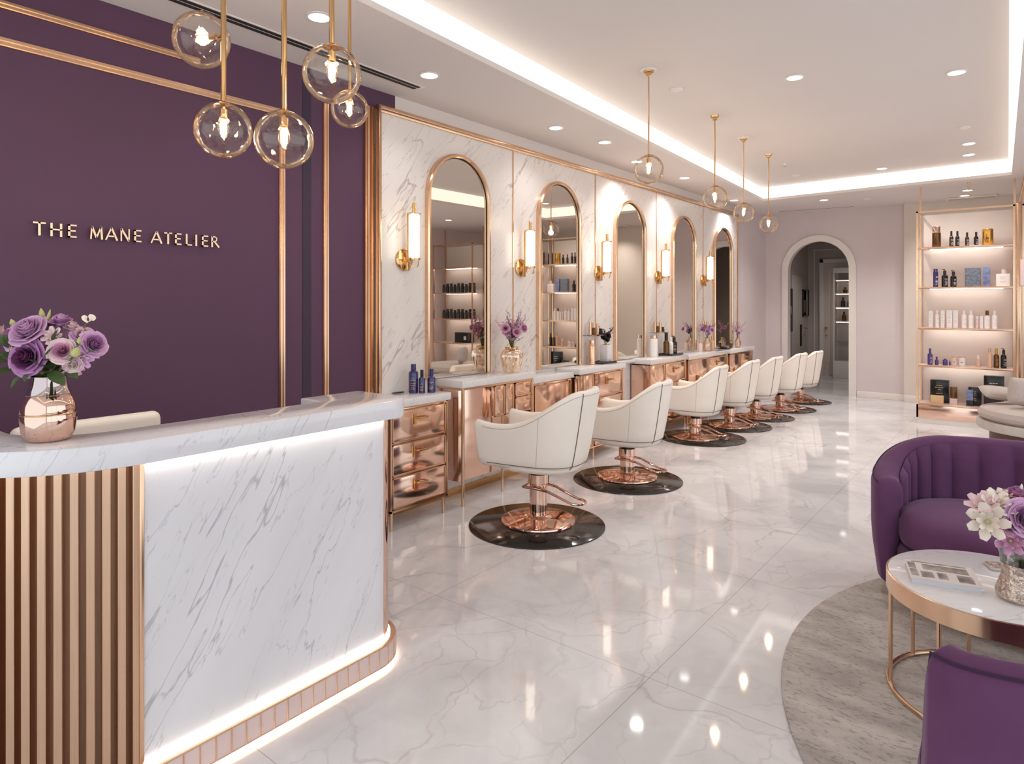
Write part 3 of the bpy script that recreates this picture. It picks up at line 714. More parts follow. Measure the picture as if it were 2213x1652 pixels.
# ---------------------------------------------------------------- salon chairs
def chair(i, x, y, face, label, depth=.62, dz=0., wid=.60, s=1.):
    t = thing('salon_chair', label, 'chair', (x, y, 0), face, 'ivory salon chairs in front of the mirrors')
    zb, arm, top = .385 + dz, .70 + dz, .915 + dz
    fx, bx_ = depth * .47, -depth * .5
    w = wid / 2
    # plan path from one arm tip round the back to the other (outer line at the top)
    path = []
    N = 48
    for k in range(N + 1):
        f = k / N; a = PI * (.5 + f)                                # 90..270 deg
        cx = -.02
        ex = 2.5
        ca, sa = math.cos(a), math.sin(a)
        px = cx + (bx_ - cx) * -1 * -abs(ca) ** (2 / ex) if False else cx - (cx - bx_) * abs(ca) ** (2 / ex)
        py = w * (1 if sa > 0 else -1) * abs(sa) ** (2 / ex)
        path.append((px, py))
    st = [(fx - (fx + .02) * q / 7, w * (.965 + .035 * math.sin(PI / 2 * q / 7))) for q in range(7)]
    path = st + path + [(px, -py) for px, py in st[::-1]]
    T = len(path)
    # arc length param
    L = [0]
    for p, q in zip(path, path[1:]): L.append(L[-1] + math.hypot(q[0] - p[0], q[1] - p[1]))
    tot = L[-1]
    def H(f):                                                     # f 0..1 from tip to back centre
        k = min(1, max(0, (f - .30) / .52)); k = k * k * (3 - 2 * k)
        return arm + (top - arm) * k - .018 * math.sin(PI * min(1, f / .35))
    sec = []
    th = .062
    for k in range(T):
        f = 1 - abs(L[k] / tot - .5) * 2
        px, py = path[k]
        if k == 0: d = Vector((path[1][0] - px, path[1][1] - py))
        elif k == T - 1: d = Vector((px - path[-2][0], py - path[-2][1]))
        else: d = Vector((path[k + 1][0] - path[k - 1][0], path[k + 1][1] - path[k - 1][1]))
        d.normalize(); nrm = Vector((-d.y, d.x))                   # points inward? fixed below
        if nrm.dot(Vector((.05 - px, -py))) < 0: nrm = -nrm
        h = H(f); pts = []
        def at(z, inset):
            g = (z - zb) / (top - zb)
            sc = .85 + .15 * min(1, max(0, g)) ** .55
            ln = .10 * max(0, (.25 - px)) * g                          # backward lean
            return Vector(((px) * sc - ln * .9 + nrm.x * inset, py * sc + nrm.y * inset, z))
        pts.append(at(zb, .05)); pts.append(at(zb + .008, .018))
        for q in range(8): pts.append(at(zb + .035 + (h - .03 - zb - .035) * q / 7, 0))
        for q in range(1, 6):
            a = PI * q / 6; pts.append(at(h - .03 + .03 * math.sin(a), th / 2 - th / 2 * math.cos(a)))
        for q in range(5): pts.append(at(h - .03 - (h - .03 - (zb + .12)) * q / 4, th))
        sec.append(pts)
    # rounded arm ends
    def endcap(pts, sgn):
        c = sum(pts, Vector()) / len(pts); out = []
        for g, k in ((.010, .93), (.020, .78), (.024, .5)):
            out.append([c + (p - c) * k + Vector((g, 0, 0)) for p in pts])
        return out
    e0 = endcap(sec[0], 1); e1 = endcap(sec[-1], 1)
    rows = e0[::-1] + sec + e1
    b = nb(); V = [[b.verts.new(p) for p in r] for r in rows]
    for r0, r1 in zip(V, V[1:]):
        for k in range(len(r0)):
            j = (k + 1) % len(r0); b.faces.new((r0[k], r0[j], r1[j], r1[k]))
    b.faces.new(V[0]); b.faces.new(V[-1][::-1])
    sh = obj('shell', b, 'leather', t, smooth=70)
    # under pan
    b = nb(); prof = []
    n = 40
    def ov(k, r, z): 
        a = 2 * PI * k / n
        ax = (fx if math.cos(a) > 0 else -bx_) * r
        return Vector((ax * (1 if math.cos(a) > 0 else -1) * abs(math.cos(a)) ** .8, w * r * (1 if math.sin(a) > 0 else -1) * abs(math.sin(a)) ** .8, z))
    rr = [(.45, zb - .030), (.68, zb - .024), (.82, zb - .006), (.85, zb + .02), (.83, zb + .06)]
    V = [[b.verts.new(ov(k, r, z)) for k in range(n)] for r, z in rr]
    for a_, c_ in zip(V, V[1:]):
        for k in range(n): b.faces.new((a_[k], a_[(k + 1) % n], c_[(k + 1) % n], c_[k]))
    b.faces.new(V[0][::-1]); b.faces.new(V[-1])
    obj('seat_base', b, 'leather', t, smooth=60)
    b = nb(); rr = [(.60, zb + .06), (.70, zb + .07), (.72, zb + .10), (.70, zb + .135), (.60, zb + .15), (.3, zb + .155)]
    V = [[b.verts.new(ov(k, r, z) + Vector((.03, 0, 0))) for k in range(n)] for r, z in rr]
    for a_, c_ in zip(V, V[1:]):
        for k in range(n): b.faces.new((a_[k], a_[(k + 1) % n], c_[(k + 1) % n], c_[k]))
    b.faces.new(V[0][::-1]); b.faces.new(V[-1])
    obj('seat_cushion', b, 'leather', t, smooth=60)
    # seams: back piping on both sides, top edge line, bottom line
    def outer(k, zi, off=.0015):
        p = sec[k][zi]; c = Vector((0, 0, p.z)); d = (p - c); d.normalize(); return p + d * off
    for kk in (int(T * .39), int(T * .61)):
        obj('piping', tube(nb(), [outer(kk, zi, .001) for zi in range(1, 11)], .0032, 6), 'piping', t)
    obj('top_seam', tube(nb(), [sec[k][9] + (sec[k][9] - Vector((0, 0, sec[k][9].z))).normalized() * .0005 for k in range(1, T - 1)], .0022, 6), 'seam', t)
    obj('bottom_seam', tube(nb(), [sec[k][2] + (sec[k][2] - Vector((0, 0, sec[k][2].z))).normalized() * .0005 for k in range(1, T - 1)], .0026, 6), 'piping', t)
    kk = int(T * .17)
    for q in (kk, T - 1 - kk): obj('side_seam', tube(nb(), [outer(q, zi, .0002) for zi in range(2, 10)], .0016, 6), 'seam', t)
    # pedestal
    z0 = .008
    obj('base_plate', lathe(nb(), [(.0, z0), (.252, z0), (.255, z0 + .008), (.252, z0 + .016), (.23, z0 + .022), (.10, z0 + .036), (.085, z0 + .05), (.078, z0 + .052)], seg=56), 'rosep', t)
    zc = zb - .03
    obj('column', lathe(nb(), [(.062, z0 + .05), (.06, zc - .09)], seg=32), 'rosep', t)
    obj('collar', lathe(nb(), [(.066, zc - .105), (.072, zc - .10), (.072, zc - .04), (.066, zc - .035)], seg=32), 'rosep', t)
    obj('piston', lathe(nb(), [(.05, zc - .035), (.05, zc - .016), (.09, zc - .014), (.09, zc + .003)], seg=28), 'black', t)
    zf = zc - .125
    pts = []
    for k in range(13):
        a = -PI / 2 + PI * k / 12; pts.append((-.27 - .07 * math.cos(a) * 1.0, .065 * math.sin(a), zf - .075))
    loop = [(.08, -.075, zf), (.0, -.078, zf), (-.1, -.072, zf - .012), (-.2, -.066, zf - .05)] + pts + [(-.2, .066, zf - .05), (-.1, .072, zf - .012), (0, .078, zf), (.08, .075, zf)]
    loop = [(p[0], p[1], p[2]) for p in loop]
    obj('footrest', tube(nb(), loop, .009, 10, closed=True), 'rosep', t)
    return t
CH = [(-2.650, 3.640, .73, 0.02, 'ivory salon chair nearest the reception desk', .92),
      (-2.725, 5.040, .66, -.06, 'second ivory salon chair from the desk', None),
      (-2.930, 6.985, .60, -.09, 'third ivory salon chair from the desk', None),
      (-2.880, 7.900, .60, -.09, 'fourth ivory salon chair from the desk', None),
      (-2.845, 8.740, .58, -.10, 'fifth ivory salon chair from the desk', None),
      (-2.770, 9.570, .60, -.10, 'sixth ivory salon chair, second from the far end', None),
      (-2.785, 10.600, .56, -.13, 'farthest ivory salon chair, seen against the arch', None)]
DS = [(-2.628, 3.591, .46), (-2.691, 4.981, .457), (-2.872, 7.029, .467), (-2.85, 7.960, .44), (-2.753, 8.800, .375), (-2.72, 9.68, .39), (-2.69, 10.58, .36)]
for i, ((x, y, dp, dz, l, _), (dx, dy, dr)) in enumerate(zip(CH, DS)):
    va = math.atan2(y, x)                                         # direction of sight
    face = va + PI / 2 + (-.34 if i else -.42)
    chair(i, x, y, face, l + ', on its own black disc', dp, dz, wid=.62 if i == 0 else .58)
    d = obj('floor_disc', lathe(nb(), [(dr - .003, 0), (dr, .002), (dr, .005), (dr - .004, .0075)], (0, 0, 0), 72), 'blackmat')
    d.location = (dx, dy, 0)
    tag(d, 'round glossy black floor disc under the %s salon chair' % ['nearest', 'second', 'third', 'fourth', 'fifth', 'sixth', 'farthest'][i], 'floor disc', 'black discs under the salon chairs')
# ---------------------------------------------------------------- reception desk
DXF, CXF = -2.10, -2.04
def arc(cx, cy, r, a0, a1, n=14): return [(cx + r * math.cos(a0 + (a1 - a0) * k / n), cy + r * math.sin(a0 + (a1 - a0) * k / n)) for k in range(n + 1)]
YE = 1.925; RC = .12
def outline(xf, ye, rc, yc=.86, R=.44):
    """front face line: far end rounds to the wall side, near end curves round to the left"""
    off = CXF - xf
    far = arc(xf - rc, ye - rc, rc, PI / 2, 0)
    near = arc(xf - R, yc, R, 0, -PI / 2, 24)
    return far, near
far, near = outline(CXF, YE, RC, R=.46)
top = [(-2.42, YE)] + far + near + [(-3.1, near[-1][1]), (-3.1, near[-1][1] + .22)] + arc(CXF - .46, .86, .235, -PI / 2, 0, 14) + [(-2.275, 1.62), (-2.42, 1.62)]
desk = thing('reception_desk', 'long white marble reception desk with rose gold fluting and glowing edges', 'reception desk', (0, 0, 0))
b = prism(nb(), top, 1.026, 1.098); obj('marble_counter', bevel(b, .006, 2), 'marble_desk', desk)
yM = .862                                                          # where marble meets fluting
R0 = .40
def face_line(xf, R, n=60, y_end=-0.2):
    pts = arc(xf - R, .86, R, 0, -PI / 2, n); return pts
# marble front slab
b = nb(); xf = DXF
rc = .14
cx_, cy_ = xf - rc, YE - .03 - rc
pts_o = [(xf, yM), (xf, cy_)] + arc(cx_, cy_, rc, 0, PI * .12, 3)[1:]
pts_i = [(x - .03, y) for x, y in pts_o]
prism(b, pts_o + pts_i[::-1], .0, 1.026); obj('marble_front', b, 'marble_desk', desk)
# polished corner
b = nb(); a = arc(cx_, cy_, rc + .004, PI * .12, PI / 2, 14); c = arc(cx_, cy_, rc - .03, PI * .12, PI / 2, 14)
prism(b, a + c[::-1], .0, 1.026); obj('polished_corner', b, 'rosep', desk)
obj('end_panel', bx(-2.5, cx_, YE - .06, YE - .026, 0, 1.026), 'marble_desk', desk)
obj('return_panel', bx(-2.42, -2.39, 1.62, YE - .06, 0, 1.026), 'marble_desk', desk)
# fluted section: dark backing and proud bronze slats
pl = arc(xf - R0, yM - .002, R0 - .022, 0, -PI / 2, 30); pl2 = arc(xf - R0, yM - .002, R0 - .05, 0, -PI / 2, 30)
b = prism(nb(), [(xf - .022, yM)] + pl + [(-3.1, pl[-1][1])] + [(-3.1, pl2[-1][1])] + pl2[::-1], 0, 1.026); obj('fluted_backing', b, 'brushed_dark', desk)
sw = 11
for k in range(16):
    a0 = -(.015 + k * .098); dA = .056
    q0 = arc(xf - R0, yM, R0 + .004, a0, a0 - dA, 3); q1 = arc(xf - R0, yM, R0 - .024, a0, a0 - dA, 3)
    b = prism(nb(), q0 + q1[::-1], 0, 1.024); obj('flute', bevel(b, .002, 1), 'brushed', desk)
obj('edge_bead', bx(xf - .02, xf + .008, yM - .012, yM + .002, 0, 1.024, .002), 'gold', desk)
# base band of tiles, floating over a led glow
bo = arc(cx_, cy_, rc + .035, 0, PI * .6, 14); bi = arc(cx_, cy_, rc + .006, 0, PI * .6, 14)
poly = [(xf + .035, -.2), ] + bo + bi[::-1] + [(xf + .006, -.2)]
poly = [(xf + .035, yM)] + bo + bi[::-1] + [(xf + .006, yM)]
obj('base_band', prism(nb(), poly, .022, .098), 'pinkb', desk)
b = nb()
def bandline(r): return [(xf + r, yM + .001)] + [(xf + r, cy_)] + arc(cx_, cy_, rc + r, 0, PI * .6, 14)[1:]
l0 = bandline(.037); l1 = bandline(.004)
prism(b, l0 + l1[::-1], .098, .104); prism(b, l0 + l1[::-1], .018, .022)
# uprights
P_ = bandline(.0355); dist = 0; step = .052; nxt = 0
for p, q in zip(P_, P_[1:]):
    seg = math.hypot(q[0] - p[0], q[1] - p[1])
    while nxt <= dist + seg:
        f = (nxt - dist) / seg; x, y = p[0] + (q[0] - p[0]) * f, p[1] + (q[1] - p[1]) * f
        tube(b, [(x, y, .02), (x, y, .1)], .0028, 6); nxt += step
    dist += seg
obj('base_band_trim', b, 'gold', desk)
lo = bandline(.012); li = bandline(.002)
obj('light_strip', prism(nb(), lo + li[::-1], .106, .112), 'led_desk', desk)
lo = bandline(.028); li = bandline(.008)
obj('light_strip', prism(nb(), lo + li[::-1], .004, .012), 'led_desk', desk)
ul = [(xf + .022, yM)] + [(xf + .022, cy_)] + arc(cx_, cy_, rc + .022, 0, PI * .35, 10)[1:]; ui = [(xf + .008, yM)] + [(xf + .008, cy_)] + arc(cx_, cy_, rc + .008, 0, PI * .35, 10)[1:]
obj('light_strip', prism(nb(), ul + ui[::-1], 1.018, 1.0255), 'led_desk', desk)
ul = arc(xf - R0, yM, R0 + .03, 0, -PI / 2, 24); ui = arc(xf - R0, yM, R0 + .015, 0, -PI / 2, 24)
obj('light_strip', prism(nb(), ul + ui[::-1], 1.021, 1.0255), 'led', desk)
# reception chair behind the desk
t = thing('reception_chair', 'white backed chair tucked behind the reception desk', 'chair', (-3.0, .99, 0), .0)
b = bx(.18, .23, -.27, .215, .58, 1.062, .02, 3); b.transform(Matrix.Rotation(-.05, 4, 'Y')); 
b = bx(-.03, .03, -.28, .225, .52, 1.062, .045, 4)
for v in b.verts: v.co.x += .20
obj('backrest', b, 'leather', t); obj('seat', bx(-.28, .19, -.26, .22, .42, .5, .03, 3), 'leather', t)
obj('column', lathe(nb(), [(.03, .04), (.03, .42)], (-.05, 0, 0), 20), 'rosep', t); obj('base_plate', lathe(nb(), [(.24, 0), (.24, .02), (.05, .045)], (-.05, 0, 0), 40), 'rosep', t)
# sign letters on the purple wall
LT = 'THEMANEATELIER'
LY = [(1.000, 1.050), (1.068, 1.116), (1.140, 1.176), (1.232, 1.290), (1.302, 1.354), (1.368, 1.414), (1.433, 1.468), (1.516, 1.568), (1.581, 1.622), (1.637, 1.671), (1.694, 1.728), (1.7455, 1.7565), (1.782, 1.818), (1.835, 1.880)]
sg = thing('wall_sign', 'raised gold lettering THE MANE ATELIER on the purple wall', 'sign', (WX, 1.0, 1.812))
def stroke(b, p, q, w):
    p = Vector(p); q = Vector(q); d = (q - p).normalized(); n = Vector((-d.y, d.x)) * w / 2
    P2 = [p + n, q + n, q - n, p - n]
    vs = [[b.verts.new((x, c.x, c.y)) for c in P2] for x in (.018, .028)]
    b.faces.new(vs[0]); b.faces.new(vs[1][::-1])
    for i in range(4): j = (i + 1) % 4; b.faces.new((vs[0][i], vs[0][j], vs[1][j], vs[1][i]))
for ch, (a, c) in zip(LT, LY):
    b = nb(); a -= 1.0; c -= 1.0; h = .062; W_ = .0095; w2 = .007; m = (a + c) / 2; i_ = W_ / 2
    if ch == 'T': stroke(b, (m, 0), (m, h), W_); stroke(b, (a, h - w2 / 2), (c, h - w2 / 2), w2)
    if ch == 'H': stroke(b, (a + i_, 0), (a + i_, h), W_); stroke(b, (c - i_, 0), (c - i_, h), W_); stroke(b, (a, h * .52), (c, h * .52), w2)
    if ch in 'E':
        stroke(b, (a + i_, 0), (a + i_, h), W_)
        for z, e in ((w2 / 2, c), (h * .52, c - .004), (h - w2 / 2, c)): stroke(b, (a, z), (e, z), w2)
    if ch == 'M':
        stroke(b, (a + i_, 0), (a + .009, h), w2); stroke(b, (c - i_, 0), (c - .009, h), W_); stroke(b, (a + .009, h), (m, h * .12), W_); stroke(b, (c - .009, h), (m, h * .12), w2)
    if ch == 'A':
        stroke(b, (a, 0), (m, h), w2); stroke(b, (c, 0), (m, h), W_); stroke(b, (a + .011, h * .32), (c - .011, h * .32), w2)
    if ch == 'N':
        stroke(b, (a + i_, 0), (a + i_, h), w2); stroke(b, (c - i_, 0), (c - i_, h), w2); stroke(b, (a + i_, h), (c - i_, 0), W_)
    if ch == 'L': stroke(b, (a + i_, 0), (a + i_, h), W_); stroke(b, (a, w2 / 2), (c, w2 / 2), w2)
    if ch == 'I': stroke(b, (m, 0), (m, h), W_)
    if ch == 'R':
        stroke(b, (a + i_, 0), (a + i_, h), W_)
        cc = (a + .018, h * .73); rr = h * .27 - w2 / 2
        pr = [(a + .004, h - w2 / 2)] + [(cc[0] + rr * math.cos(x), cc[1] + rr * math.sin(x)) for x in [PI / 2 - PI * k / 8 for k in range(9)]] + [(a + .004, h * .46 + w2 / 2)]
        for p, q in zip(pr, pr[1:]): stroke(b, p, q, w2)
        stroke(b, (a + .02, h * .48), (c, 0), W_)
    lt = obj('letter', b, 'gold', sg, smooth=0)
    obj('standoff', bx(0, .018, m - .003, m + .003, h * .5 - .003, h * .5 + .003), 'dark', lt)
# ---------------------------------------------------------------- flowers
def petal(b, R, Hh, a0, half, curl, z0=0., spiral=.08, nu=5, nv=5, mtx=None, pinch=.25, wav=.0):
    g = []
    for j in range(nv + 1):
        t = j / nv; row = []
        for i in range(nu + 1):
            s = i / nu * 2 - 1
            wd = half * (.35 + .65 * math.sin(min(1, t * 1.35) * PI / 2)) * (1 - pinch * max(0, t - .6) / .4 * abs(s))
            rho = R * (.12 + .88 * t ** .65) * (1 + spiral * s) + curl * R * max(0, t - .55) ** 2 * 3
            z = z0 + Hh * (t - .10 * abs(s) ** 2 * t) - curl * Hh * max(0, t - .7) ** 2 * 4 + wav * math.sin(s * 5 + a0) * t
            a = a0 + s * wd
            p = Vector((rho * math.cos(a), rho * math.sin(a), z))
            row.append(b.verts.new(mtx @ p if mtx else p))
        g.append(row)
    for j in range(nv):
        for i in range(nu): b.faces.new((g[j][i], g[j][i + 1], g[j + 1][i + 1], g[j + 1][i]))
def aim(c, d):
    q = Vector(d).normalized().to_track_quat('Z', 'Y'); return Matrix.Translation(Vector(c)) @ q.to_matrix().to_4x4()
def rose(parent, c, d, r, m1='lilac', m2='deep', open_=1., name='rose_bloom'):
    mt = aim(c, d); b = nb(); h = r * 1.15
    for n, R, Hh, cu, half in ((5, 1.0, .58, .42, .9), (6, .86, .72, .32, .8), (6, .72, .84, .22, .8)):
        for k in range(n): petal(b, r * R * open_, h * Hh, 2 * PI * k / n + R * 3, half, cu, mtx=mt, wav=r * .02)
    o = obj(name, b, m1, parent, smooth=80, recalc=False)
    b = nb()
    for n, R, Hh, cu, half in ((5, .60, .92, .16, .9), (5, .50, .98, .10, .9), (5, .41, 1.03, .05, .9), (4, .32, 1.07, .0, 1.0), (4, .24, 1.09, .0, 1.0), (3, .16, 1.10, 0, 1.2), (3, .09, 1.10, 0, 1.4), (2, .04, 1.09, 0, 1.8)):
        for k in range(n): petal(b, r * R, h * Hh, 2 * PI * k / n + R * 5, half, cu, mtx=mt, spiral=.2)
    obj('heart', b, m2, o, smooth=80, recalc=False)
    return o
def lily(parent, c, d, r, m='ivory', n=7, op=1., name='open_bloom'):
    mt = aim(c, d); b = nb()
    for L_, sc, oo in ((0, 1, 1.), (1, .75, .7)):
        for k in range(n): petal(b, r * sc * op * oo, r * (.55 + .25 * L_), 2 * PI * k / n + L_ * .4, .46, .22, mtx=mt, pinch=.65, spiral=.04)
    o = obj(name, b, m, parent, smooth=80, recalc=False)
    b = nb()
    sphere(b, mt @ Vector((0, 0, r * .22)), r * .14, 10); obj('flower_centre', b, 'bud', o)
    return o
def bud(parent, c, d, r, L_, m='bud'):
    c = Vector(c); d = Vector(d).normalized(); b = nb()
    tube(b, [c + d * L_ * k / 6 for k in range(7)], r, 8, rs=[r * x for x in (.3, .8, 1, .95, .75, .45, .08)])
    return obj('bud', b, m, parent)
def leaf(b, c, d, up, L_, W2):
    c = Vector(c); d = Vector(d).normalized(); up = Vector(up); s = d.cross(up).normalized(); up = s.cross(d)
    g = []
    for j in range(7):
        t = j / 6; w = W2 * math.sin(PI * min(.98, t * .95 + .03)) ** .8
        mid = c + d * L_ * t - up * L_ * .25 * t * t
        g.append([b.verts.new(mid - s * w + up * w * .3), b.verts.new(mid), b.verts.new(mid + s * w + up * w * .3)])
    for j in range(6):
        for i in range(2): b.faces.new((g[j][i], g[j][i + 1], g[j + 1][i + 1], g[j + 1][i]))
def stems(parent, base, tips, r=.0022, m='stem'):
    for tp in tips:
        bp = Vector(base) + Vector((rnd.uniform(-.012, .012), rnd.uniform(-.012, .012), 0)); tp = Vector(tp)
        mid = (bp + tp) / 2; mid.x = bp.x + (tp.x - bp.x) * .35; mid.y = bp.y + (tp.y - bp.y) * .35
        obj('stem', tube(nb(), [bp, mid, tp], r, 6), m, parent)
# desk vase + bouquet.  local frame: x = right, -y = towards the room
VX, VY, VZ = -2.262, .668, 1.098
t = thing('flower_vase', 'rose gold mirrored vase on the near end of the reception desk', 'vase', (VX, VY, VZ), TH)
obj('body', lathe(nb(), [(.0, 0), (.046, 0), (.056, .006), (.066, .025), (.0705, .06), (.0705, .078), (.0695, .080), (.0705, .083), (.0685, .105), (.062, .124), (.0555, .134)], seg=48, cap=False), 'rosep', t)
obj('neck', lathe(nb(), [(.0555, .133), (.057, .1355), (.0555, .138), (.050, .152), (.047, .168), (.0455, .184), (.0465, .188), (.044, .188), (.043, .14)], seg=48, cap=False), mat('smoked mirror glass', srgb(196, 180, 178), .05, 1, var=.03), t)
obj('band', lathe(nb(), [(.0705, .078), (.0718, .0795), (.0718, .081), (.0705, .0825)], seg=48, cap=False), 'brass', t)
bq = thing('flower_bouquet', 'lilac and blush rose bouquet in the rose gold desk vase', 'flowers', (VX, VY, VZ), TH)
KP = 1.93 / 1420
def loc(u, v, dep=0): return Vector(((u - 101) * KP, -dep, (950 - v) * KP))
ctr = Vector((0, 0, .20))
def rs(u, v, dep, rp, m1='lilac', m2='deep', dirv=None, kind='rose', op=1.):
    p = loc(u, v, dep); d = dirv or (p - ctr + Vector((0, -.06, .02)))
    q = p - Vector(d).normalized() * rp * KP * .55
    if kind == 'rose': rose(bq, q, d, rp * KP, m1, m2, op)
    else: lily(bq, q, d, rp * KP, m1, op=op)
    return q
tips = []
tips.append(rs(90, 769, .065, 33, 'deep', 'plum', (-.05, -1, .12)))
tips.append(rs(79, 712, .045, 33, 'lilac', 'lilac', (-.1, -.8, .7)))
tips.append(rs(40, 727, .035, 24, 'lilac', 'deep', (-.5, -.8, .25)))
tips.append(rs(138, 692, .02, 21, 'deep', 'lilac', (.1, -.3, 1), op=.85))
tips.append(rs(160, 755, .06, 23, 'blush', 'pinkf', (.35, -.9, .3)))
tips.append(rs(207, 742, .02, 25, 'lilac', 'deep', (.9, -.5, .4)))
tips.append(rs(181, 722, .015, 20, 'lilac', 'blush', (.4, -.5, .7)))
tips.append(rs(132, 722, .05, 19, 'blush', 'bud', (.1, -.9, .4), 'lily'))
tips.append(rs(6, 724, .02, 20, 'blush', 'blush', (-.8, -.5, .3)))
tips.append(rs(196, 775, .045, 20, 'lilac', 'deep', (.8, -.7, -.2), 'lily'))
tips.append(rs(178, 785, .05, 16, 'blush', 'ivory', (.3, -.8, -.3)))
tips.append(rs(176, 797, .045, 17, 'pinkf', 'ivory', (.4, -.6, -.7), 'lily', 1.1))
tips.append(rs(126, 752, .04, 17, 'pinkf', 'deep', (.1, -.9, .2)))
tips.append(rs(158, 705, .015, 17, 'blush', 'blush', (.2, -.3, 1), op=.7))
tips.append(rs(112, 700, .0, 18, 'pinkf', 'pinkf', (.0, -.3, 1), op=.8))
tips.append(rs(60, 700, -.03, 20, 'pinkf', 'pinkf', (-.3, .3, 1)))
tips.append(rs(30, 760, -.02, 18, 'blush', 'pinkf', (-.7, .3, .3)))
tips.append(rs(170, 740, -.05, 22, 'lilac', 'pinkf', (.5, .6, .4)))
tips.append(rs(100, 720, -.06, 24, 'lilac', 'pinkf', (0, .6, .8)))
for u, v, dep, d, r, L_ in [(88, 690, .0, (-.15, 0, 1), .008, .034), (109, 693, .02, (.25, 0, 1), .0045, .036), (26, 704, .0, (-.4, 0, 1), .008, .022), (190, 766, .07, (.4, -.2, .7), .013, .032), (8, 752, .05, (-.4, -.4, .5), .013, .03), (52, 762, .05, (.1, -.3, 1), .006, .025), (196, 740, .06, (.2, -.3, 1), .006, .022)]:
    p = loc(u, v, dep); bud(bq, p, d, r, L_); tips.append(p)
p = loc(196, 694, .02); tips.append(p)
b = nb(); petal(b, .013, .02, 0, 1.6, .5, mtx=aim(p, (.5, -.4, .8))); petal(b, .014, .016, 3.1, 1.5, .7, mtx=aim(p, (.5, -.4, .8)))
obj('calla_bloom', b, 'ivory', bq, smooth=80, recalc=False)
stems(bq, (0, 0, .14), tips)
b = nb()
for u, v, dep, du, dz, L_ in [(55, 795, .04, -1, -.1, .065), (70, 808, .05, -.6, -.7, .04), (128, 800, .05, 1, -.35, .07), (150, 795, .03, .9, -.2, .06), (60, 770, .02, -1, .3, .075), (40, 778, .05, -1, .1, .07), (110, 780, .05, .7, .5, .05), (130, 770, .06, .4, .8, .05), (62, 750, .05, -.4, 1, .05), (120, 790, .06, -.2, .6, .04), (95, 800, .07, .1, -.3, .03), (48, 748, .06, -.2, 1, .045), (160, 775, .05, .8, .4, .045), (75, 740, .04, .3, .9, .05), (20, 765, .03, -1, -.2, .05), (140, 735, .05, .3, .8, .05), (205, 762, .05, .9, .5, .035), (118, 775, .045, -.8, .6, .05)]:
    leaf(b, loc(u, v, dep), (du, -.5, dz), (0, -.6, 1), L_, L_ * .26)
for k in range(26):
    a = rnd.uniform(0, 2 * PI); leaf(b, (math.cos(a) * .03, math.sin(a) * .03, .195 + rnd.uniform(0, .02)), (math.cos(a), math.sin(a), rnd.uniform(.3, 1.2)), (0, 0, 1), rnd.uniform(.05, .10), .012)
obj('foliage', b, 'leaf', bq, smooth=60, recalc=False)
# ---- simple filler bouquets for the stations
def sprays(root, z0, H_, Wd, n, m, blooms, twig='stem', seed=1, br=.012, bm_=None, lean=0):
    rr = random.Random(seed); b = nb(); fl = nb(); bl = nb()
    for k in range(n):
        a = 2 * PI * k / n + rr.uniform(-.3, .3); R = Wd * rr.uniform(.35, 1); h = H_ * rr.uniform(.55, 1)
        tip = Vector((R * math.cos(a) + lean, R * math.sin(a) * .8, z0 + h))
        mid = Vector((tip.x * .35, tip.y * .35, z0 + h * .55))
        tube(b, [(0, 0, z0 - .03), mid, tip], .0016, 5)
        for q in range(9):
            f = .45 + .55 * q / 8; p = mid.lerp(tip, (f - .45) / .55) + Vector((rr.uniform(-1, 1), rr.uniform(-1, 1), rr.uniform(-1, 1))) * .012
            mt = aim(p, (rr.uniform(-1, 1), rr.uniform(-1, .3), rr.uniform(.1, 1)))
            for w_ in range(4): petal(fl, br * .62 * (1.25 - f * .6), br * .5, w_ * PI / 2 + q, .7, .3, nu=2, nv=2, mtx=mt)
        for q in range(3):
            leaf(bl, mid.lerp(tip, q * .2), (math.cos(a + q * 2), math.sin(a + q * 2), .6), (0, 0, 1), .035, .006)
    obj('stem', b, twig, root); obj('foliage', bl, 'leaf' if twig == 'stem' else twig, root, smooth=60, recalc=False); obj('blossom_sprays', fl, m, root, smooth=80, recalc=False)
    for k in range(blooms):
        a = 2 * PI * k / max(1, blooms) + .6; R = Wd * .5 * (k % 3) / 1.6
        p = Vector((R * math.cos(a), R * math.sin(a) - .01, z0 + H_ * (.28 + .22 * (k % 3) / 2)))
        rose(root, p, (p.x * 2 + .15, -.06 + p.y * 2 - .2, .12), br * 2.0, bm_ or m, bm_ or m, name='bloom')
zt = .925
t = thing('flower_vase', 'amber mercury glass vase on the counter right of the nearest mirror', 'vase', (-3.375, 4.262, zt))
obj('body', lathe(nb(), [(.0, .002), (.062, .002), (.074, .02), (.088, .09), (.096, .13), (.09, .165), (.07, .188), (.052, .196), (.052, .206), (.056, .208)], seg=40, cap=False), 'amber', t)
obj('rim', lathe(nb(), [(.054, .2), (.059, .205), (.056, .21), (.051, .206)], seg=32, cap=False), 'goldb', t)
obj('rib', bx(-.004, .004, -.09, -.086, .03, .15), 'gold', t)
t = thing('flower_bouquet', 'loose pink and lilac bouquet in the amber glass vase', 'flowers', (-3.375, 4.262, zt), TH)
sprays(t, .215, .30, .145, 24, 'pinkf', 9, seed=3, br=.016, bm_='pinkf')
sprays(t, .205, .16, .12, 8, 'ivory', 0, seed=5, br=.012)
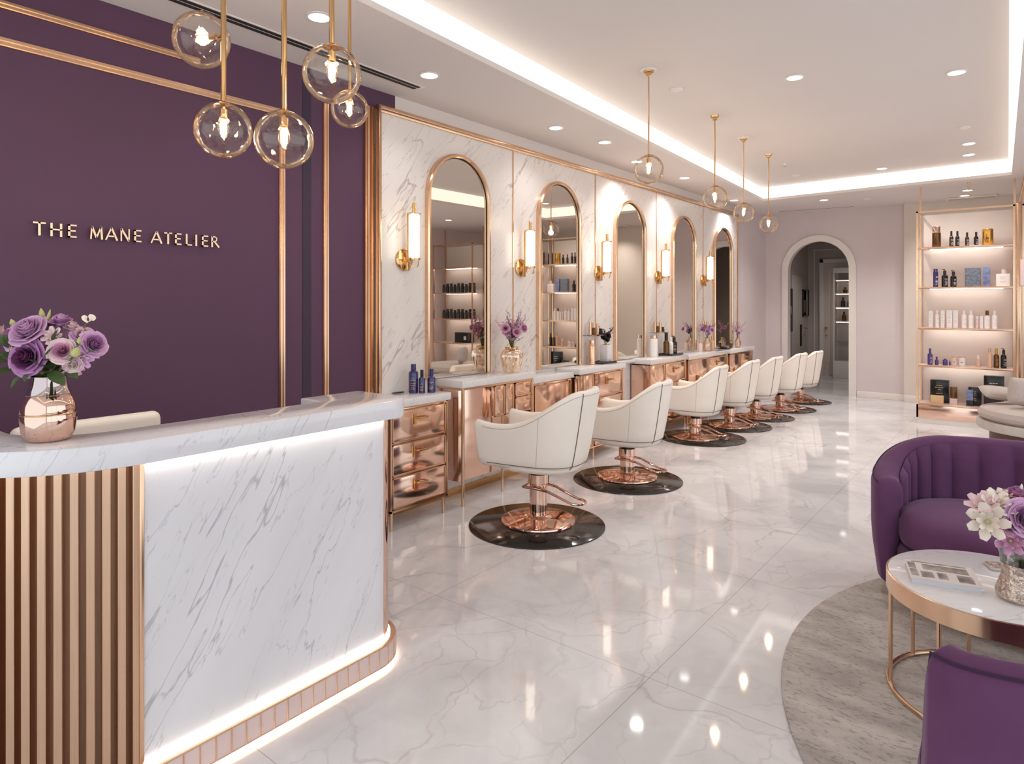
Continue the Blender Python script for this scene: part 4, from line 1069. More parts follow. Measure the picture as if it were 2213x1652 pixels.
def small_vase(x, y, z, s, vm, label, flabel, fm, n, H_, W_, bl, seed, twig='stem', square=False, bmm=None):
    t = thing('flower_vase', label, 'vase', (x, y, z))
    if square: obj('body', bx(-.045, .045, -.045, .045, 0, .16 * s, .004), vm, t); zt_ = .16 * s
    else: obj('body', lathe(nb(), [(.035 * s, 0), (.05 * s, .03 * s), (.055 * s, .09 * s), (.035 * s, .13 * s), (.03 * s, .15 * s), (.034 * s, .16 * s)], seg=28), vm, t); zt_ = .16 * s
    obj('rim', lathe(nb(), [(.03 * s, zt_), (.036 * s, zt_), (.036 * s, zt_ + .004), (.03 * s, zt_ + .004)], seg=24, cap=False), 'goldb', t)
    t = thing('flower_bouquet', flabel, 'flowers', (x, y, z), TH)
    sprays(t, zt_ + .01, H_, W_, n, fm, bl, twig, seed, br=.014 * max(.8, s), bm_=bmm)
small_vase(-3.44, 5.905, .9, 1.05, 'marble_top', 'square marble vase on the second station', 'dark dried flowers in the square marble vase', 'darkf', 12, .17, .10, 3, 11, 'dryf', True, 'darkf')
small_vase(-3.42, 8.55, .855, 1.1, 'amber', 'round amber vase on the fourth station', 'bright purple bouquet on the fourth station', 'deep', 12, .2, .13, 7, 13, bmm='lilac')
small_vase(-3.42, 9.72, .845, .85, 'amber', 'small amber vase at the far end of the stations', 'pink blossom twigs in the farthest small vase', 'pinkf', 9, .24, .14, 2, 17, 'dryf', bmm='pinkf')
# ---------------------------------------------------------------- items on the stations
bottle('spray_bottle', .205, .034, 'blueb', 'cap', 'blueb', (-3.455, 3.235, .86), 'tallest cobalt blue bottle on the small marble top', lab='text_gold', neck=.2, capr=.55)
bottle('spray_bottle', .165, .023, 'blueb', 'cap', 'black', (-3.40, 3.265, .86), 'slim cobalt bottle with a black cap, between two others', lab='text_gold', neck=.3, capr=.5)
bottle('spray_bottle', .168, .03, 'blueb', 'cap', 'blueb', (-3.375, 3.335, .86), 'short squat cobalt bottle, rightmost of three by the desk', lab='text_gold', neck=.3, capr=.5)
t = tag(obj('comb', bx(-3.54, -3.51, 3.11, 3.20, .8605, .868, .002), 'black'), 'thin black comb lying against the marble left of the blue bottles', 'comb')
def wshelf(y, z, k, lab):
    t = thing('wall_shelf', 'small clear wall shelf holding gold tubes, %s' % lab, 'shelf', (MX, y, z))
    obj('shelf_board', bx(.0, .11, -.15, .15, -.008, 0, .002), 'glassc', t); obj('edge', bx(.108, .113, -.15, .15, -.01, .002), 'gold', t)
    for q, (dy, h, r, m) in enumerate([(-.11, .13, .016, 'gold'), (-.04, .12, .018, 'goldb'), (.035, .115, .017, 'gold'), (.1, .06, .02, 'black')][:4]):
        nm = 'gold cosmetic tube' if q < 3 else 'short black jar'
        tt = thing('cosmetic_tube' if q < 3 else 'cosmetic_jar', '%s %s on the small wall shelf %s' % (['leftmost', 'second', 'third', 'rightmost'][q], nm, lab), 'cosmetics', (MX + .06, y + dy, z + .001))
        obj('body', lathe(nb(), [(r, 0), (r, h * .6)], seg=18), m if q != 1 else 'darkgold', tt); obj('cap', lathe(nb(), [(r * .82, h * .6), (r * .82, h)], seg=18), 'gold' if q < 3 else 'black', tt)
wshelf(5.79, 1.175, 0, 'between the second and third mirrors')
wshelf(7.24, 1.150, 1, 'between the third and fourth mirrors')
wshelf(8.70, 1.125, 2, 'between the fourth and farthest mirrors')
bottle('tall_bottle', .24, .042, 'gold', 'cap', 'rosep', (-3.47, 5.68, .885), 'tall ribbed gold canister beside the marble vase', neck=.12, capr=.9, cat='canister')
t = thing('tray', 'short black tray under the square marble vase', 'tray', (-3.44, 5.86, .885)); obj('tray_base', bx(-.07, .07, -.14, .14, 0, .014, .003), 'black', t)
b = nb(); box(b, .07, .075, -.14, .14, 0, .02); box(b, -.075, -.07, -.14, .14, 0, .02); obj('tray_rim', b, 'black', t)
t = thing('tray', 'long black tray with three bottles on the third station', 'tray', (-3.42, 7.42, .872)); obj('tray_base', bx(-.08, .08, -.16, .16, 0, .014, .003), 'black', t)
b = nb(); box(b, .08, .085, -.16, .16, 0, .022); box(b, -.085, -.08, -.16, .16, 0, .022); obj('tray_rim', b, 'black', t)
bottle('tall_bottle', .25, .046, 'whiteb', 'cap', 'rosep', (-3.45, 7.02, .872), 'tall silvery white canister left of the long black tray', neck=.12, capr=.85, cat='canister')
bottle('perfume_bottle', .26, .034, 'darkgold', 'cap', 'black', (-3.43, 7.31, .886), 'dark gold bottle at the left of the long black tray', neck=.35, capr=.6)
bottle('pump_bottle', .20, .032, 'whiteb', 'cap', 'whiteb', (-3.42, 7.41, .886), 'white bottle at the middle of the long black tray', neck=.25, lab='text_gold')
bottle('pump_bottle', .21, .034, 'black', 'pump', 'black', (-3.42, 7.51, .886), 'black pump bottle at the right of the long black tray', pump=True, lab='text_gold')
bottle('glass_bottle', .19, .03, 'peachb', 'cap', 'gold', (-3.46, 8.82, .855), 'peach glass bottle right of the purple bouquet', neck=.25)
bottle('glass_bottle', .15, .03, 'pinkb', 'cap', 'gold', (-3.44, 8.36, .855), 'blush bottle left of the purple bouquet', neck=.25)
t = thing('tray', 'small black dish near the farthest mirror', 'tray', (-3.40, 9.12, .845)); obj('tray_base', bx(-.06, .06, -.1, .1, 0, .02, .004), 'black', t); obj('tray_lid', bx(-.04, .02, -.06, .04, .02, .035, .004), 'black', t)
bottle('cosmetic_bottle', .09, .022, 'darkgold', 'cap', 'gold', (-3.45, 9.52, .845), 'tiny gold bottle below the farthest mirror', neck=.25)
# ---------------------------------------------------------------- open gold shelving
SZ = [2.19, 1.695, 1.19, .725, .25]
def shelving(x0, x1, yf, label, dep=.36, rods=True):
    t = thing('display_shelving', label, 'shelving', (0, 0, 0))
    yb = yf + dep
    obj('plinth', bx(x0 + .01, x1 - .01, yf + .01, yb, 0, .07), 'white', t)
    obj('base_panel', bx(x0, x1, yf, yb, .07, .235, .002), 'rose', t)
    obj('back_panel', bx(x0, x1, yb, yb + .02, .07, 2.63), 'cream', t)
    for x in (x0, x1 - .022):
        obj('post', bx(x, x + .022, yf, yf + .022, .07, 2.64), 'gold', t); obj('post', bx(x, x + .022, yb - .03, yb - .008, .235, 2.99 if rods else 2.64), 'gold', t)
    b = nb(); box(b, x0, x1, yf, yf + .02, 2.625, 2.645); box(b, x0, x0 + .02, yf, yb, 2.625, 2.645); box(b, x1 - .02, x1, yf, yb, 2.625, 2.645); obj('top_rail', b, 'gold', t)
    for i, z in enumerate(SZ):
        s = obj('shelf', bx(x0 + .022, x1 - .022, yf + .016, yb - .03 if i < 4 else yb, z - .014, z - .001), 'pinkb', t)
        obj('shelf_edge', bx(x0 + .022, x1 - .022, yf, yf + .016, z - .022, z + .001, .002), 'gold', s)
        if i < 4: obj('light_strip', bx(x0 + .12, x1 - .12, yb - .10, yb - .088, z - .02, z - .0145), 'led_shelf', s)
    return t
YS = 9.6
shelving(-1.137, -.150, YS, 'tall open rose gold shelving full of hair products, left of the corner post')
shelving(-.085, 1.0, YS, 'second open gold shelving bay at the right edge of the photo')
shelving(1.25, 2.3, YS - .3, 'third gold shelving bay, in the right corner and seen in the nearest mirror')
t = thing('corner_post', 'thick vertical rose gold post between the shelving bays', 'post', (-.118, YS + .02, 0))
obj('post', bx(-.024, .024, -.024, .024, 0.012, 2.66, .006), 'gold', t); obj('post_foot', bx(-.03, .03, -.03, .03, 0, .012), 'gold', t)
t.location = (-.118, YS + .02, 0)
b = nb(); tube(b, [(0, 0, 2.66), (.07, -.3, 2.99)], .011, 10); obj('brace', b, 'gold', t)
YI = YS + .13
def item(u0, u1, vt, z):
    xa, _, d = onY(u0, 600, YI); xb, _, _ = onY(u1, 600, YI)
    return (xa + xb) / 2, abs(xb - xa) * .92, EYE - (vt - HOR) / FPX * d - z
def bb(u0, u1, vt, si, m, cap, label, **kw):
    z = SZ[si]; x, w, h = item(u0, u1, vt, z)
    return bottle('product_bottle', max(h, .05), w / 2, m, 'cap', cap, (x, YI, z), label, **kw)
def jar(u0, u1, vt, si, m, lidm, label, lidh=.15, prn=None, inset=1.0):
    z = SZ[si]; x, w, h = item(u0, u1, vt, z); r = w / 2
    t = thing('product_jar', label, 'jar', (x, YI, z))
    obj('body', lathe(nb(), [(r * .95, 0), (r, .004), (r, h * (1 - lidh))], seg=28), m, t)
    obj('lid', lathe(nb(), [(r * inset, h * (1 - lidh)), (r * inset, h * .98), (r * inset * .95, h)], seg=28), lidm, t)
    if prn: obj('print', bx(-r * .25, r * .25, -r * 1.02, -r * .98, h * .4, h * .46), prn, t)
    return t
def carton(u0, u1, vt, si, m, label, dy=0, dep=.06, prn=None, trim=None, z_off=0, name='product_carton'):
    z = SZ[si] + z_off; x, w, h = item(u0, u1, vt, z)
    t = thing(name, label, 'box', (x, YI + dy, z))
    obj('box', bx(-w / 2, w / 2, -dep / 2, dep / 2, 0, h, .002), m, t)
    if prn:
        rr = random.Random(int(u0)); b = nb()
        for k in range(6):
            ww = w * (.08 + .2 * rr.random()); zz = h * (.3 + .09 * k)
            if k == 2: continue
            for q in range(3): box(b, -ww + q * ww * .7, -ww + q * ww * .7 + ww * .5, -dep / 2 - .001, -dep / 2, zz, zz + h * .025)
        obj('print', b, prn, t)
    if trim: obj('band', bx(-w / 2 - .001, w / 2 + .001, -dep / 2 - .001, dep / 2 + .001, h * .0, h * .35), trim, t)
    return t
jar(2013.6, 2034.5, 491, 0, 'darkgold', 'rosep', 'tall rose gold canister at the left of the top shelf', .3, inset=.92)
bb(2051, 2061, 500, 0, 'brownb', 'black', 'leftmost small black bottle on the top shelf', lab='text_white')
bb(2064, 2074, 500, 0, 'black', 'black', 'second small black bottle on the top shelf', lab='text_white')
bb(2085, 2095, 503, 0, 'brownb', 'black', 'shortest small black bottle on the top shelf', lab='text_white')
bb(2104, 2115, 502, 0, 'black', 'black', 'rightmost small black bottle on the top shelf, beside the gold jar', lab='text_white')
jar(2121.6, 2148, 496, 0, 'goldb', 'goldb', 'wide shiny gold jar at the right of the top shelf', .08, 'dark')
bb(2016, 2028, 581.6, 1, 'blueb', 'blueb', 'cobalt blue bottle at the left of the second shelf', lab='text_white', neck=.1, capr=.85)
bb(2034, 2049.5, 582.5, 1, 'black', 'black', 'black pump bottle next to the cobalt bottle', pump=True, lab='text_white')
bb(2053, 2068, 585, 1, 'black', 'black', 'black pump bottle nearer the middle of the second shelf', pump=True, lab='text_white')
carton(2084, 2121, 580, 1, 'greyb', 'wide slate printed box on the second shelf')
carton(2123.5, 2140, 578, 1, 'blueprint', 'blue and white upright carton on the second shelf')
carton(2151.6, 2184, 592.5, 1, 'whiteb', 'low white box with scrolled writing on the second shelf', prn='text_gold')
z = SZ[1]; x, w, h = item(2162, 2178, 581, z); _, _, h0 = item(2151, 2184, 592.5, z)
t = thing('product_jar', 'small silver topped jar standing on the low white box', 'jar', (x, YI, z + h0))
obj('body', lathe(nb(), [(.025, 0), (.028, .01), (.028, .045)], seg=20), 'pinkb', t); obj('lid', lathe(nb(), [(.027, .045), (.027, .06)], seg=20), 'stone', t)
WB = [(2007, 2016.6, 672, 'b', 'leftmost white carton on the third shelf'), (2020, 2030.6, 671, 'p', 'white bottle right of the leftmost carton on the third shelf'), (2033, 2042, 671, 'b', 'narrow white tube box, third along the third shelf'),
      (2045.5, 2059, 670.5, 'b', 'wide white carton on a dark strip, third shelf'), (2060, 2071, 671, 'b', 'white carton touching the wide one on the third shelf'), (2077, 2090, 671, 'p', 'white bottle at the middle of the third shelf'),
      (2092, 2104.7, 671, 'p', 'white bottle right of the middle of the third shelf'), (2108.5, 2115, 684, 'j', 'small pink printed tube on the third shelf'), (2116.5, 2125.5, 683, 'j', 'short white jar before the gold capped bottle on the third shelf'),
      (2126.5, 2140, 671.5, 'g', 'white bottle with a gold cap on the third shelf'), (2143, 2156, 672, 'p', 'rightmost white bottle on the third shelf')]
for u0, u1, vt, k, l in WB:
    if k == 'b': carton(u0, u1, vt, 2, 'whiteb', l, prn='stone', dep=.05)
    elif k == 'p': bb(u0, u1, vt, 2, 'whiteb', 'whiteb', l, lab='stone', neck=.2, capr=.45)
    elif k == 'g': bb(u0, u1, vt, 2, 'whiteb', 'darkgold', l, lab='stone', neck=.25, capr=.6)
    else: jar(u0, u1, vt, 2, 'pinkb' if u0 < 2110 else 'whiteb', 'whiteb', l, .2, 'stone')
bb(2004, 2016, 753, 3, 'purpb', 'purpb', 'tall purple bottle at the left of the fourth shelf', lab='text_white')
bb(2020, 2029, 771, 3, 'purpb', 'purpb', 'small purple bottle on the fourth shelf', neck=.35)
bb(2037, 2048.5, 769, 3, 'purpb', 'peachb', 'small purple bottle with a rose gold cap on the fourth shelf', sq=True)
bb(2051, 2054.5, 779, 3, 'brownb', 'brownb', 'tiny brown vial before the pink jar')
jar(2055.5, 2069, 771, 3, 'pinkb', 'gold', 'pink jar with a gold lid on the fourth shelf', .1, 'dark')
jar(2071, 2087, 771, 3, 'whiteb', 'gold', 'white jar with a gold lid on the fourth shelf', .1, 'dark')
bb(2108, 2119.5, 768, 3, 'peachb', 'whiteb', 'small peach bottle standing alone on the fourth shelf')
bb(2132, 2145, 753, 3, 'peachb', 'gold', 'tall peach glass bottle on the fourth shelf', neck=.2)
bb(2146.7, 2159.5, 753, 3, 'darkgold', 'goldb', 'dark bottle with gold print on the fourth shelf', lab='text_gold')
bb(2162, 2176, 753, 3, 'black', 'black', 'black pump bottle at the right of the fourth shelf', pump=True, lab='text_white')
carton(2008, 2051.6, 821, 4, 'black', 'large black gift box at the left of the bottom shelf', prn='text_gold', dep=.1, dy=.08)
carton(2011, 2041.5, 853, 4, 'woodb', 'light wooden box before the left black gift box', dy=-.04, dep=.07)
carton(2053, 2069.5, 836, 4, 'darkgold', 'narrow bronze patterned carton on the bottom shelf', trim='pinkb')
carton(2091, 2122, 837, 4, 'black', 'medium black box with a wooden tag on the bottom shelf', prn='text_gold', dep=.08, dy=.05)
carton(2088, 2104, 842, 4, 'blueprint', 'small pale blue packet leaning on the medium black box', dy=-.02, dep=.03, trim='black')
carton(2124, 2172, 812, 4, 'black', 'largest black gift box, right side of the bottom shelf', prn='text_white', dep=.1, dy=.06)
# pink bag and black case in the second bay
t = thing('shopping_bag', 'pale pink bag hanging at the right edge of the photo', 'bag', (.045, YS - .05, 1.70))
obj('bag_body', prism(nb(), [(-.15, -.03), (.14, -.03), (.14, .03), (-.15, .03)], .0, .30), 'pinkb', t); obj('bag_flap', bx(-.12, .12, -.035, .035, .30, .37, .01), 'pinkb', t)
obj('bag_handle', tube(nb(), [(-.05, 0, .36), (-.05, 0, .42), (.05, 0, .42), (.05, 0, .36)], .005), 'black', t)
t = thing('black_case', 'black cosmetics case on the top shelf of the second bay', 'case', (.02, YS + .16, 2.19))
obj('case_body', bx(-.09, .16, -.06, .06, 0, .2, .01), 'black', t); obj('case_lid', bx(-.088, .158, -.058, .058, .201, .24, .01), 'black', t)
# dark bottles in the corner bay, seen in the nearest mirror
for i, z in enumerate((SZ[1], SZ[2])):
    for k in range(9):
        bottle('shampoo_bottle', .19 - .02 * (k % 3 == 2), .034, 'black' if k % 2 else 'brownb', 'cap', 'black', (1.34 + k * .1, YS - .3 + .15, z), 'black bottle in the row seen reflected in the nearest mirror', 'black bottles in the corner bay', neck=.2, capr=.8)
t = thing('gift_box', 'wide black gift box in the corner bay', 'box', (1.6, YS - .14, SZ[3])); obj('box', bx(-.2, .2, -.06, .06, 0, .2, .003), 'black', t); obj('print', bx(-.1, -.04, -.062, -.06, .06, .13), 'text_white', t)
# ---------------------------------------------------------------- linen settee
t = thing('round_settee', 'round grey beige settee on a stone rim and dark wooden base', 'settee', (.18, 7.75, 0))
obj('base', lathe(nb(), [(.50, .005), (.50, .33)], seg=48), 'walnut', t)
obj('base_trim', lathe(nb(), [(.51, 0), (.51, .02), (.5, .02)], seg=48, cap=False), 'gold', t)
obj('stone_rim', bevel(lathe(nb(), [(.50, .33), (.60, .33), (.60, .41), (.50, .41)], seg=56), .012, 3), 'stone', t)
obj('seat_cushion', lathe(nb(), [(.0, .411), (.55, .411), (.585, .44), (.59, .47), (.57, .51), (.50, .53), (.2, .54), (.0, .54)], seg=56, cap=False), 'linen', t)
obj('seat_piping', tube(nb(), [(.588 * math.cos(a), .588 * math.sin(a), .46) for a in [2 * PI * k / 60 for k in range(60)]], .005, 6, closed=True), 'linen', t)
def pillow(name, label, loc_, rot, w, h, th_, m='linen'):
    b = nb(); n = 12; V = []
    for sgn in (1, -1):
        g = []
        for i in range(n + 1):
            r_ = []
            for j in range(n + 1):
                x = i / n * 2 - 1; z = j / n * 2 - 1
                e = (1 - abs(x) ** 3) ** .5 * (1 - abs(z) ** 3) ** .5
                r_.append(b.verts.new((x * w / 2 * (1 - .06 * z * z), sgn * (th_ / 2 * e + .004), z * h / 2 * (1 - .06 * x * x))))
            g.append(r_)
        V.append(g)
        for i in range(n):
            for j in range(n): b.faces.new((g[i][j], g[i + 1][j], g[i + 1][j + 1], g[i][j + 1]))
    bord = [(i, 0) for i in range(n)] + [(n, j) for j in range(n)] + [(i, n) for i in range(n, 0, -1)] + [(0, j) for j in range(n, 0, -1)]
    for k in range(len(bord)):
        (a, c), (d, e) = bord[k], bord[(k + 1) % len(bord)]
        b.faces.new((V[0][a][c], V[0][d][e], V[1][d][e], V[1][a][c]))
    o = thing(name, label, 'cushion', loc_); o.rotation_euler = rot
    obj('cover', b, m, o, smooth=60)
    pp = [(V_[0] * w / 2 * (1 - .06 * V_[1] ** 2), 0, V_[1] * h / 2 * (1 - .06 * V_[0] ** 2)) for V_ in [(-1, -1), (0, -1), (1, -1), (1, 0), (1, 1), (0, 1), (-1, 1), (-1, 0)]]
    obj('piping', tube(nb(), pp, .005, 6, closed=True), m, o)
    return o
pillow('cushion', 'upright grey beige cushion leaning on the round settee', (-.05, 7.62, .68), (-.16, .16, .5), .28, .25, .13)
pillow('cushion', 'flat folded grey beige cushion behind the upright one', (-.24, 7.88, .63), (-1.25, .1, .4), .32, .22, .09)
# ---------------------------------------------------------------- rug, tub sofas, table
def superell(a, b_, n, k, N): 
    t = 2 * PI * k / N; c, s = math.cos(t), math.sin(t)
    return a * (1 if c > 0 else -1) * abs(c) ** (2 / n), b_ * (1 if s > 0 else -1) * abs(s) ** (2 / n)
b = nb(); N = 96
poly = [(.65 + 1.5 * math.cos(2 * PI * k / N), 3.2 + 1.64 * math.sin(2 * PI * k / N)) for k in range(N)]
tag(obj('area_rug', bevel(prism(nb(), poly, .0005, .012), .004, 2), 'rug'), 'large oval mottled taupe rug under the purple seating', 'rug')
def tub(name, label, cx, cy, a, b_, rz, z_arm, z_back, zc, open_half, tr_=.62, tz_=0., tilt=0., th_=.13, n_=2.6, chan=True, zbot=.07, gap=.0):
    """barrel seat. local +y is the front; the shell runs round the back and both arms"""
    t = thing(name, label, 'armchair' if a < .55 else 'sofa', (cx, cy, .012), rz)
    N = 84; rows = []
    for k in range(N + 1):
        f = k / N; ang = PI / 2 + open_half + (2 * PI - 2 * open_half) * f
        c, s = math.cos(ang), math.sin(ang)
        px, py = a * (1 if c > 0 else -1) * abs(c) ** (2 / n_), b_ * (1 if s > 0 else -1) * abs(s) ** (2 / n_)
        g = 1 - abs(f - .5) * 2; k_ = min(1, max(0, (g - tz_) / tr_)); k_ = k_ * k_ * (3 - 2 * k_)
        h = z_arm + (z_back - z_arm + tilt * px) * k_
        d = Vector((-px, -py)); d.x *= 1; d.normalize()
        nx, ny = c / a, s / b_; q = math.hypot(nx, ny); nrm = Vector((-nx / q, -ny / q))
        row = []
        for z, ins in ((zbot, .05), (zbot + .02, .03), (zbot + .2, .006), (z_arm * .6, 0), (h - .05, 0), (h - .018, .012), (h - .004, .035), (h, th_ * .5), (h - .004, th_ - .035), (h - .018, th_ - .012), (h - .05, th_)):
            row.append(Vector((px + nrm.x * ins, py + nrm.y * ins, z)))
        for z in (h * .8, h * .65, zc + .02, zc - .1):
            row.append(Vector((px + nrm.x * (th_), py + nrm.y * (th_), z)))
        rows.append((row, f, nrm, h))
    ends = []
    def cap(row, dirv):
        c = sum(row, Vector()) / len(row)
        return [[c + (p - c) * k_ + dirv * g for p in row] for g, k_ in ((.022, .93), (.034, .75), (.038, .45))]
    d0 = (rows[0][0][4] - rows[1][0][4]); d0.z = 0; d0.normalize(); d1 = (rows[-1][0][4] - rows[-2][0][4]); d1.z = 0; d1.normalize()
    R_ = cap(rows[0][0], d0)[::-1] + [r[0] for r in rows] + cap(rows[-1][0], d1)
    b = nb(); V = [[b.verts.new(p) for p in r] for r in R_]
    for r0, r1 in zip(V, V[1:]):
        for k in range(len(r0)): j = (k + 1) % len(r0); b.faces.new((r0[k], r0[j], r1[j], r1[k]))
    b.faces.new(V[0]); b.faces.new(V[-1][::-1])
    obj('shell', b, 'velvet', t, smooth=70)
    # inner channel tufts
    if chan:
        b = nb(); per = 0; M_ = 18; lim = (.07, .93)
        seam_pts = []
        sub = 8; tot = M_ * sub
        G = []
        for k in range(tot + 1):
            f = lim[0] + (lim[1] - lim[0]) * k / tot; i = f * N; i0 = min(N - 1, int(i)); w = i - i0
            r0, r1 = rows[i0], rows[i0 + 1]
            nr = r0[2].lerp(r1[2], w); h = r0[3] * (1 - w) + r1[3] * w; base = r0[0][10].lerp(r1[0][10], w)
            ph = (k % sub) / sub; bul = .004 + .028 * abs(math.sin(PI * ph)) ** .6
            col = []
            for q in range(9):
                g = q / 8; z = zc - .06 + (h - .028 - zc + .06) * g; e = math.sin(PI * min(1, max(0, (1 - g) * 1.0 + .0)) ** .35) if g > .85 else 1
                e = (1 - max(0, (g - .8) / .2) ** 2) ** .5
                col.append(b.verts.new((base.x + nr.x * (bul * e + .0), base.y + nr.y * (bul * e), z)))
            G.append(col)
        for c0, c1 in zip(G, G[1:]):
            for q in range(8): b.faces.new((c0[q], c1[q], c1[q + 1], c0[q + 1]))
        obj('channel_back', b, 'velvet', t, smooth=60)
    # body and seat cushion
    def oval(bm, lst, grow=0, nn=2.5, dy=0):
        V = []
        for r, z in lst:
            ring_ = []
            for k in range(64):
                x, y = superell((a - th_) + r, (b_ - th_ * .5) + r, nn, k, 64); ring_.append(bm.verts.new((x, y + th_ * .5 + dy, z)))
            V.append(ring_)
        for p, q in zip(V, V[1:]):
            for k in range(64): bm.faces.new((p[k], p[(k + 1) % 64], q[(k + 1) % 64], q[k]))
        bm.faces.new(V[0][::-1]); bm.faces.new(V[-1]); return bm
    obj('seat_base', oval(nb(), [(-.03, zbot), (-.0, zbot + .02), (.005, zc - .2), (-.01, zc - .175)]), 'velvet', t, smooth=50)
    obj('seat_cushion', oval(nb(), [(-.04, zc - .17), (-.01, zc - .155), (.0, zc - .12), (.0, zc - .05), (-.012, zc - .02), (-.045, zc), (-.12, zc + .008), (-.25, zc + .012)]), 'velvet', t, smooth=60)
    # top edge piping
    obj('piping', tube(nb(), [r[0][5] + Vector((-r[2].x, -r[2].y, 0)) * .002 for r in rows], .004, 6), 'velvet_seam', t)
    b = nb()
    V = []
    for r, z in ((.02, 0.0), (.02, zbot - .002)):
        V.append([b.verts.new((superell(a - .08, b_ - .08, 2.5, k, 64)[0], superell(a - .08, b_ - .08, 2.5, k, 64)[1], z)) for k in range(64)])
    for k in range(64): b.faces.new((V[0][k], V[0][(k + 1) % 64], V[1][(k + 1) % 64], V[1][k]))
    b.faces.new(V[0][::-1]); b.faces.new(V[1])
    obj('plinth', b, 'brass', t)
    return t
tub('tub_sofa', 'purple velvet barrel sofa with vertical channel tufting', .39, 3.98, 1.06, .50, PI, .60, .758, .45, 1.22)
tub('tub_chair', 'purple velvet tub chair in the foreground, seen from behind', .238, 2.00, .46, .34, .02, .42, .785, .40, 1.2, tr_=.11, tz_=.37, tilt=.15, th_=.10, n_=4.5, chan=False)
# coffee table
TX, TY, TR, TZ = -.115, 3.03, .345, .455
t = thing('coffee_table', 'round marble topped coffee table on slim rose gold rods', 'table', (TX, TY, .012))
tz = TZ - .012
obj('marble_top', bevel(lathe(nb(), [(TR - .006, tz - .02), (TR - .006, tz)], seg=80), .003, 2, .8), 'marble_top', t)
obj('rim_band', lathe(nb(), [(TR - .004, tz - .07), (TR, tz - .07), (TR, tz - .004), (TR - .005, tz - .002), (TR - .005, tz - .07)], seg=80, cap=False), 'gold', t)
obj('base_ring', tube(nb(), [((TR - .008) * math.cos(2 * PI * k / 72), (TR - .008) * math.sin(2 * PI * k / 72), .009) for k in range(72)], .009, 10, closed=True), 'gold', t)
for ang in (3.48, 2.55, 1.85, 1.15, .35, -.45, -1.2, -2.0):
    x, y = (TR - .01) * math.cos(ang), (TR - .01) * math.sin(ang)
    obj('rod', tube(nb(), [(x, y, .01), (x, y, tz - .06)], .0075, 12), 'gold', t)
def onZ(u, v, z):
    d = FPX * (EYE - z) / (v - HOR); l = (u - 1106.5) / FPX * d
    return l * cT - d * sT, d * cT + l * sT
# magazines: corners read on the table top
p0, p1, p3 = Vector(onZ(1968, 1262, TZ)), Vector(onZ(2125, 1286, TZ)), Vector(onZ(1986, 1212, TZ))
ux = (p1 - p0); Lx = ux.length; ux.normalize(); ang = math.atan2(ux.y, ux.x)
Ly = min(.19, abs((p3 - p0).dot(Vector((-ux.y, ux.x)))) * 1.05)
bk = thing('photo_book', 'thick black and white photo book lying on the coffee table', 'book', (p0.x, p0.y, TZ), ang)
obj('pages', bx(.003, Lx - .003, .003, Ly - .003, .003, .022), 'pages', bk); 
b = nb(); box(b, 0, Lx, 0, Ly, 0, .003); box(b, 0, Lx, 0, Ly, .022, .025); obj('cover', b, 'cover', bk)
b = nb()
for x0, x1, y0_, y1_ in ((.03, .14, .55, .9), (.03, .14, .15, .5), (.24, .9, .55, .85), (.18, .36, .12, .42), (.42, .56, .12, .45), (.7, .92, .1, .45), (.1, .9, .91, .97)):
    box(b, Lx * x0, Lx * x1, Ly * y0_, Ly * y1_, .025, .0256)
obj('photo_print', b, 'photo', bk)
q = onZ(2137, 1225, TZ)
t = thing('trinket_dish', 'small silver glass dish between the book and the flower vase', 'dish', (q[0] + .022, q[1], TZ), ang + .15)
obj('dish', bx(-.03, .03, -.038, .038, 0, .01, .004), 'stone', t); obj('glitter_surface', bx(-.025, .025, -.033, .033, .01, .0125), 'glint', t)
q = onZ(2206, 1304, TZ)
TVX, TVY = q[0] + .0, q[1] + .03
t = thing('glass_vase', 'crackled silver glass vase on the coffee table', 'vase', (TVX, TVY, TZ))
obj('body', lathe(nb(), [(.0, 0), (.058, 0), (.072, .012), (.075, .03), (.066, .055), (.058, .08), (.057, .115), (.060, .13)], seg=48, cap=False), 'glint', t)
obj('clear_rim', lathe(nb(), [(.060, .13), (.062, .155), (.068, .175), (.076, .188), (.074, .190), (.066, .177), (.060, .157), (.058, .132)], seg=48, cap=False), 'glassc', t)
fb = thing('flower_bouquet', 'ivory and lilac bouquet in the crackled glass vase', 'flowers', (TVX, TVY, TZ), TH)
dv = math.hypot(TVX, TVY); dd = -TVX * sT + TVY * cT; k3 = dd / FPX; zv = HOR + FPX * (EYE - TZ) / dd
uc = 1106.5 + FPX * (TVX * cT + TVY * sT) / dd
def l2(u, v, dep=0): return Vector(((u - uc) * k3, -dep, (zv - v) * k3))
tips = []
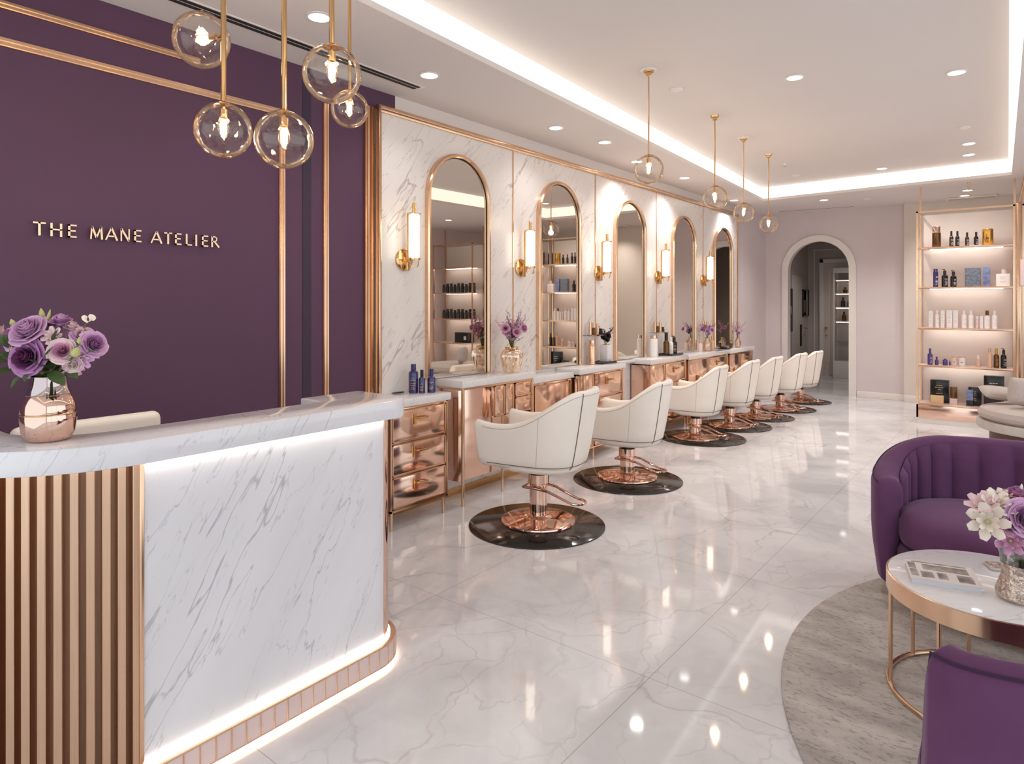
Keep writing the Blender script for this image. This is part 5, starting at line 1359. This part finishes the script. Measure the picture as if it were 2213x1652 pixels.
for u, v, dep, rp, kind, m1, m2, d in [(2113, 1118, .05, 32, 'l', 'ivory', 'bud', (-.6, -.9, .3)), (2122, 1084, .0, 27, 'l', 'blush', 'bud', (-.5, -.3, .9)), (2153, 1082, .02, 28, 'l', 'ivory', 'bud', (-.1, -.6, .8)), (2180, 1073, -.02, 24, 'l', 'ivory', 'bud', (.1, -.3, 1)),
                                   (2189, 1108, .06, 34, 'r', 'lilac', 'deep', (-.2, -1, .4)), (2207, 1128, .06, 30, 'r', 'lilac', 'deep', (.2, -1, .1)), (2160, 1127, .05, 18, 'r', 'pinkf', 'deep', (-.3, -.9, .4)), (2156, 1157, .06, 24, 'l', 'pinkf', 'deep', (-.6, -.8, .2)),
                                   (2196, 1163, .07, 20, 'r', 'lilac', 'pinkf', (-.1, -1, .1)), (2240, 1100, .0, 36, 'r', 'lilac', 'deep', (.5, -.6, .6)), (2250, 1150, .03, 30, 'l', 'blush', 'bud', (.8, -.5, .2)), (2215, 1075, -.03, 26, 'r', 'pinkf', 'deep', (.1, 0, 1)), (2210, 1100, -.06, 30, 'r', 'lilac', 'pinkf', (0, .7, .7)), (2170, 1110, -.05, 26, 'r', 'lilac', 'pinkf', (-.4, .6, .6))]:
    p = l2(u, v, dep); qd = Vector(d).normalized(); c = p - qd * rp * k3 * .55
    (rose(fb, c, d, rp * k3, m1, m2) if kind == 'r' else lily(fb, c, d, rp * k3 * 1.1, m1, op=1.0)); tips.append(c)
p = l2(2207, 1058, 0); bud(fb, p, (.1, 0, 1), .005, .02, 'ivory'); tips.append(p)
stems(fb, (0, 0, .10), tips)
b = nb()
for k in range(20):
    a = rnd.uniform(0, 2 * PI); leaf(b, (math.cos(a) * .03, math.sin(a) * .03, .185 + rnd.uniform(0, .03)), (math.cos(a), math.sin(a), rnd.uniform(.4, 1.4)), (0, 0, 1), rnd.uniform(.05, .09), .009)
obj('foliage', b, 'leaf', fb, smooth=60, recalc=False)
# ---------------------------------------------------------------- light
def area(name, loc_, rot, sx, sy, e, col=(1, .93, .86)):
    l = bpy.data.lights.new(name, 'AREA'); l.shape = 'RECTANGLE'; l.size = sx; l.size_y = sy; l.energy = e; l.color = col
    o = bpy.data.objects.new(name, l); C.objects.link(o); o.location = loc_; o.rotation_euler = rot; return o
# fill lamp added at the open side behind the camera
area('rear_fill_lamp', (-.7, YF - .1, 1.5), (PI / 2, 0, 0), 6, 2.9, 42, (.86, .95, 1.0))
# fill lamp added along the unseen right side to brighten the ceiling
area('right_fill_lamp', (XR + .02, 3.0, 1.5), (0, PI / 2, 0), 2.7, 8.6, 66, (.86, .95, 1.0))
w = bpy.data.worlds.new('world'); S.world = w; w.use_nodes = True
bg = w.node_tree.nodes['Background']; bg.inputs[0].default_value = (.88, .95, 1, 1); bg.inputs[1].default_value = .7
S.view_settings.view_transform = 'Standard'; S.view_settings.look = 'None'; S.view_settings.exposure = 0.0
# ---------------------------------------------------------------- camera
cam = bpy.data.cameras.new('camera'); co = bpy.data.objects.new('camera', cam); C.objects.link(co)
co.location = (0, 0, EYE); co.rotation_euler = (PI / 2, 0, TH)
cam.sensor_width = 36; cam.lens = FPX / 2213 * 36; cam.shift_y = -(826 - HOR) / 2213; cam.clip_start = .02
S.camera = co
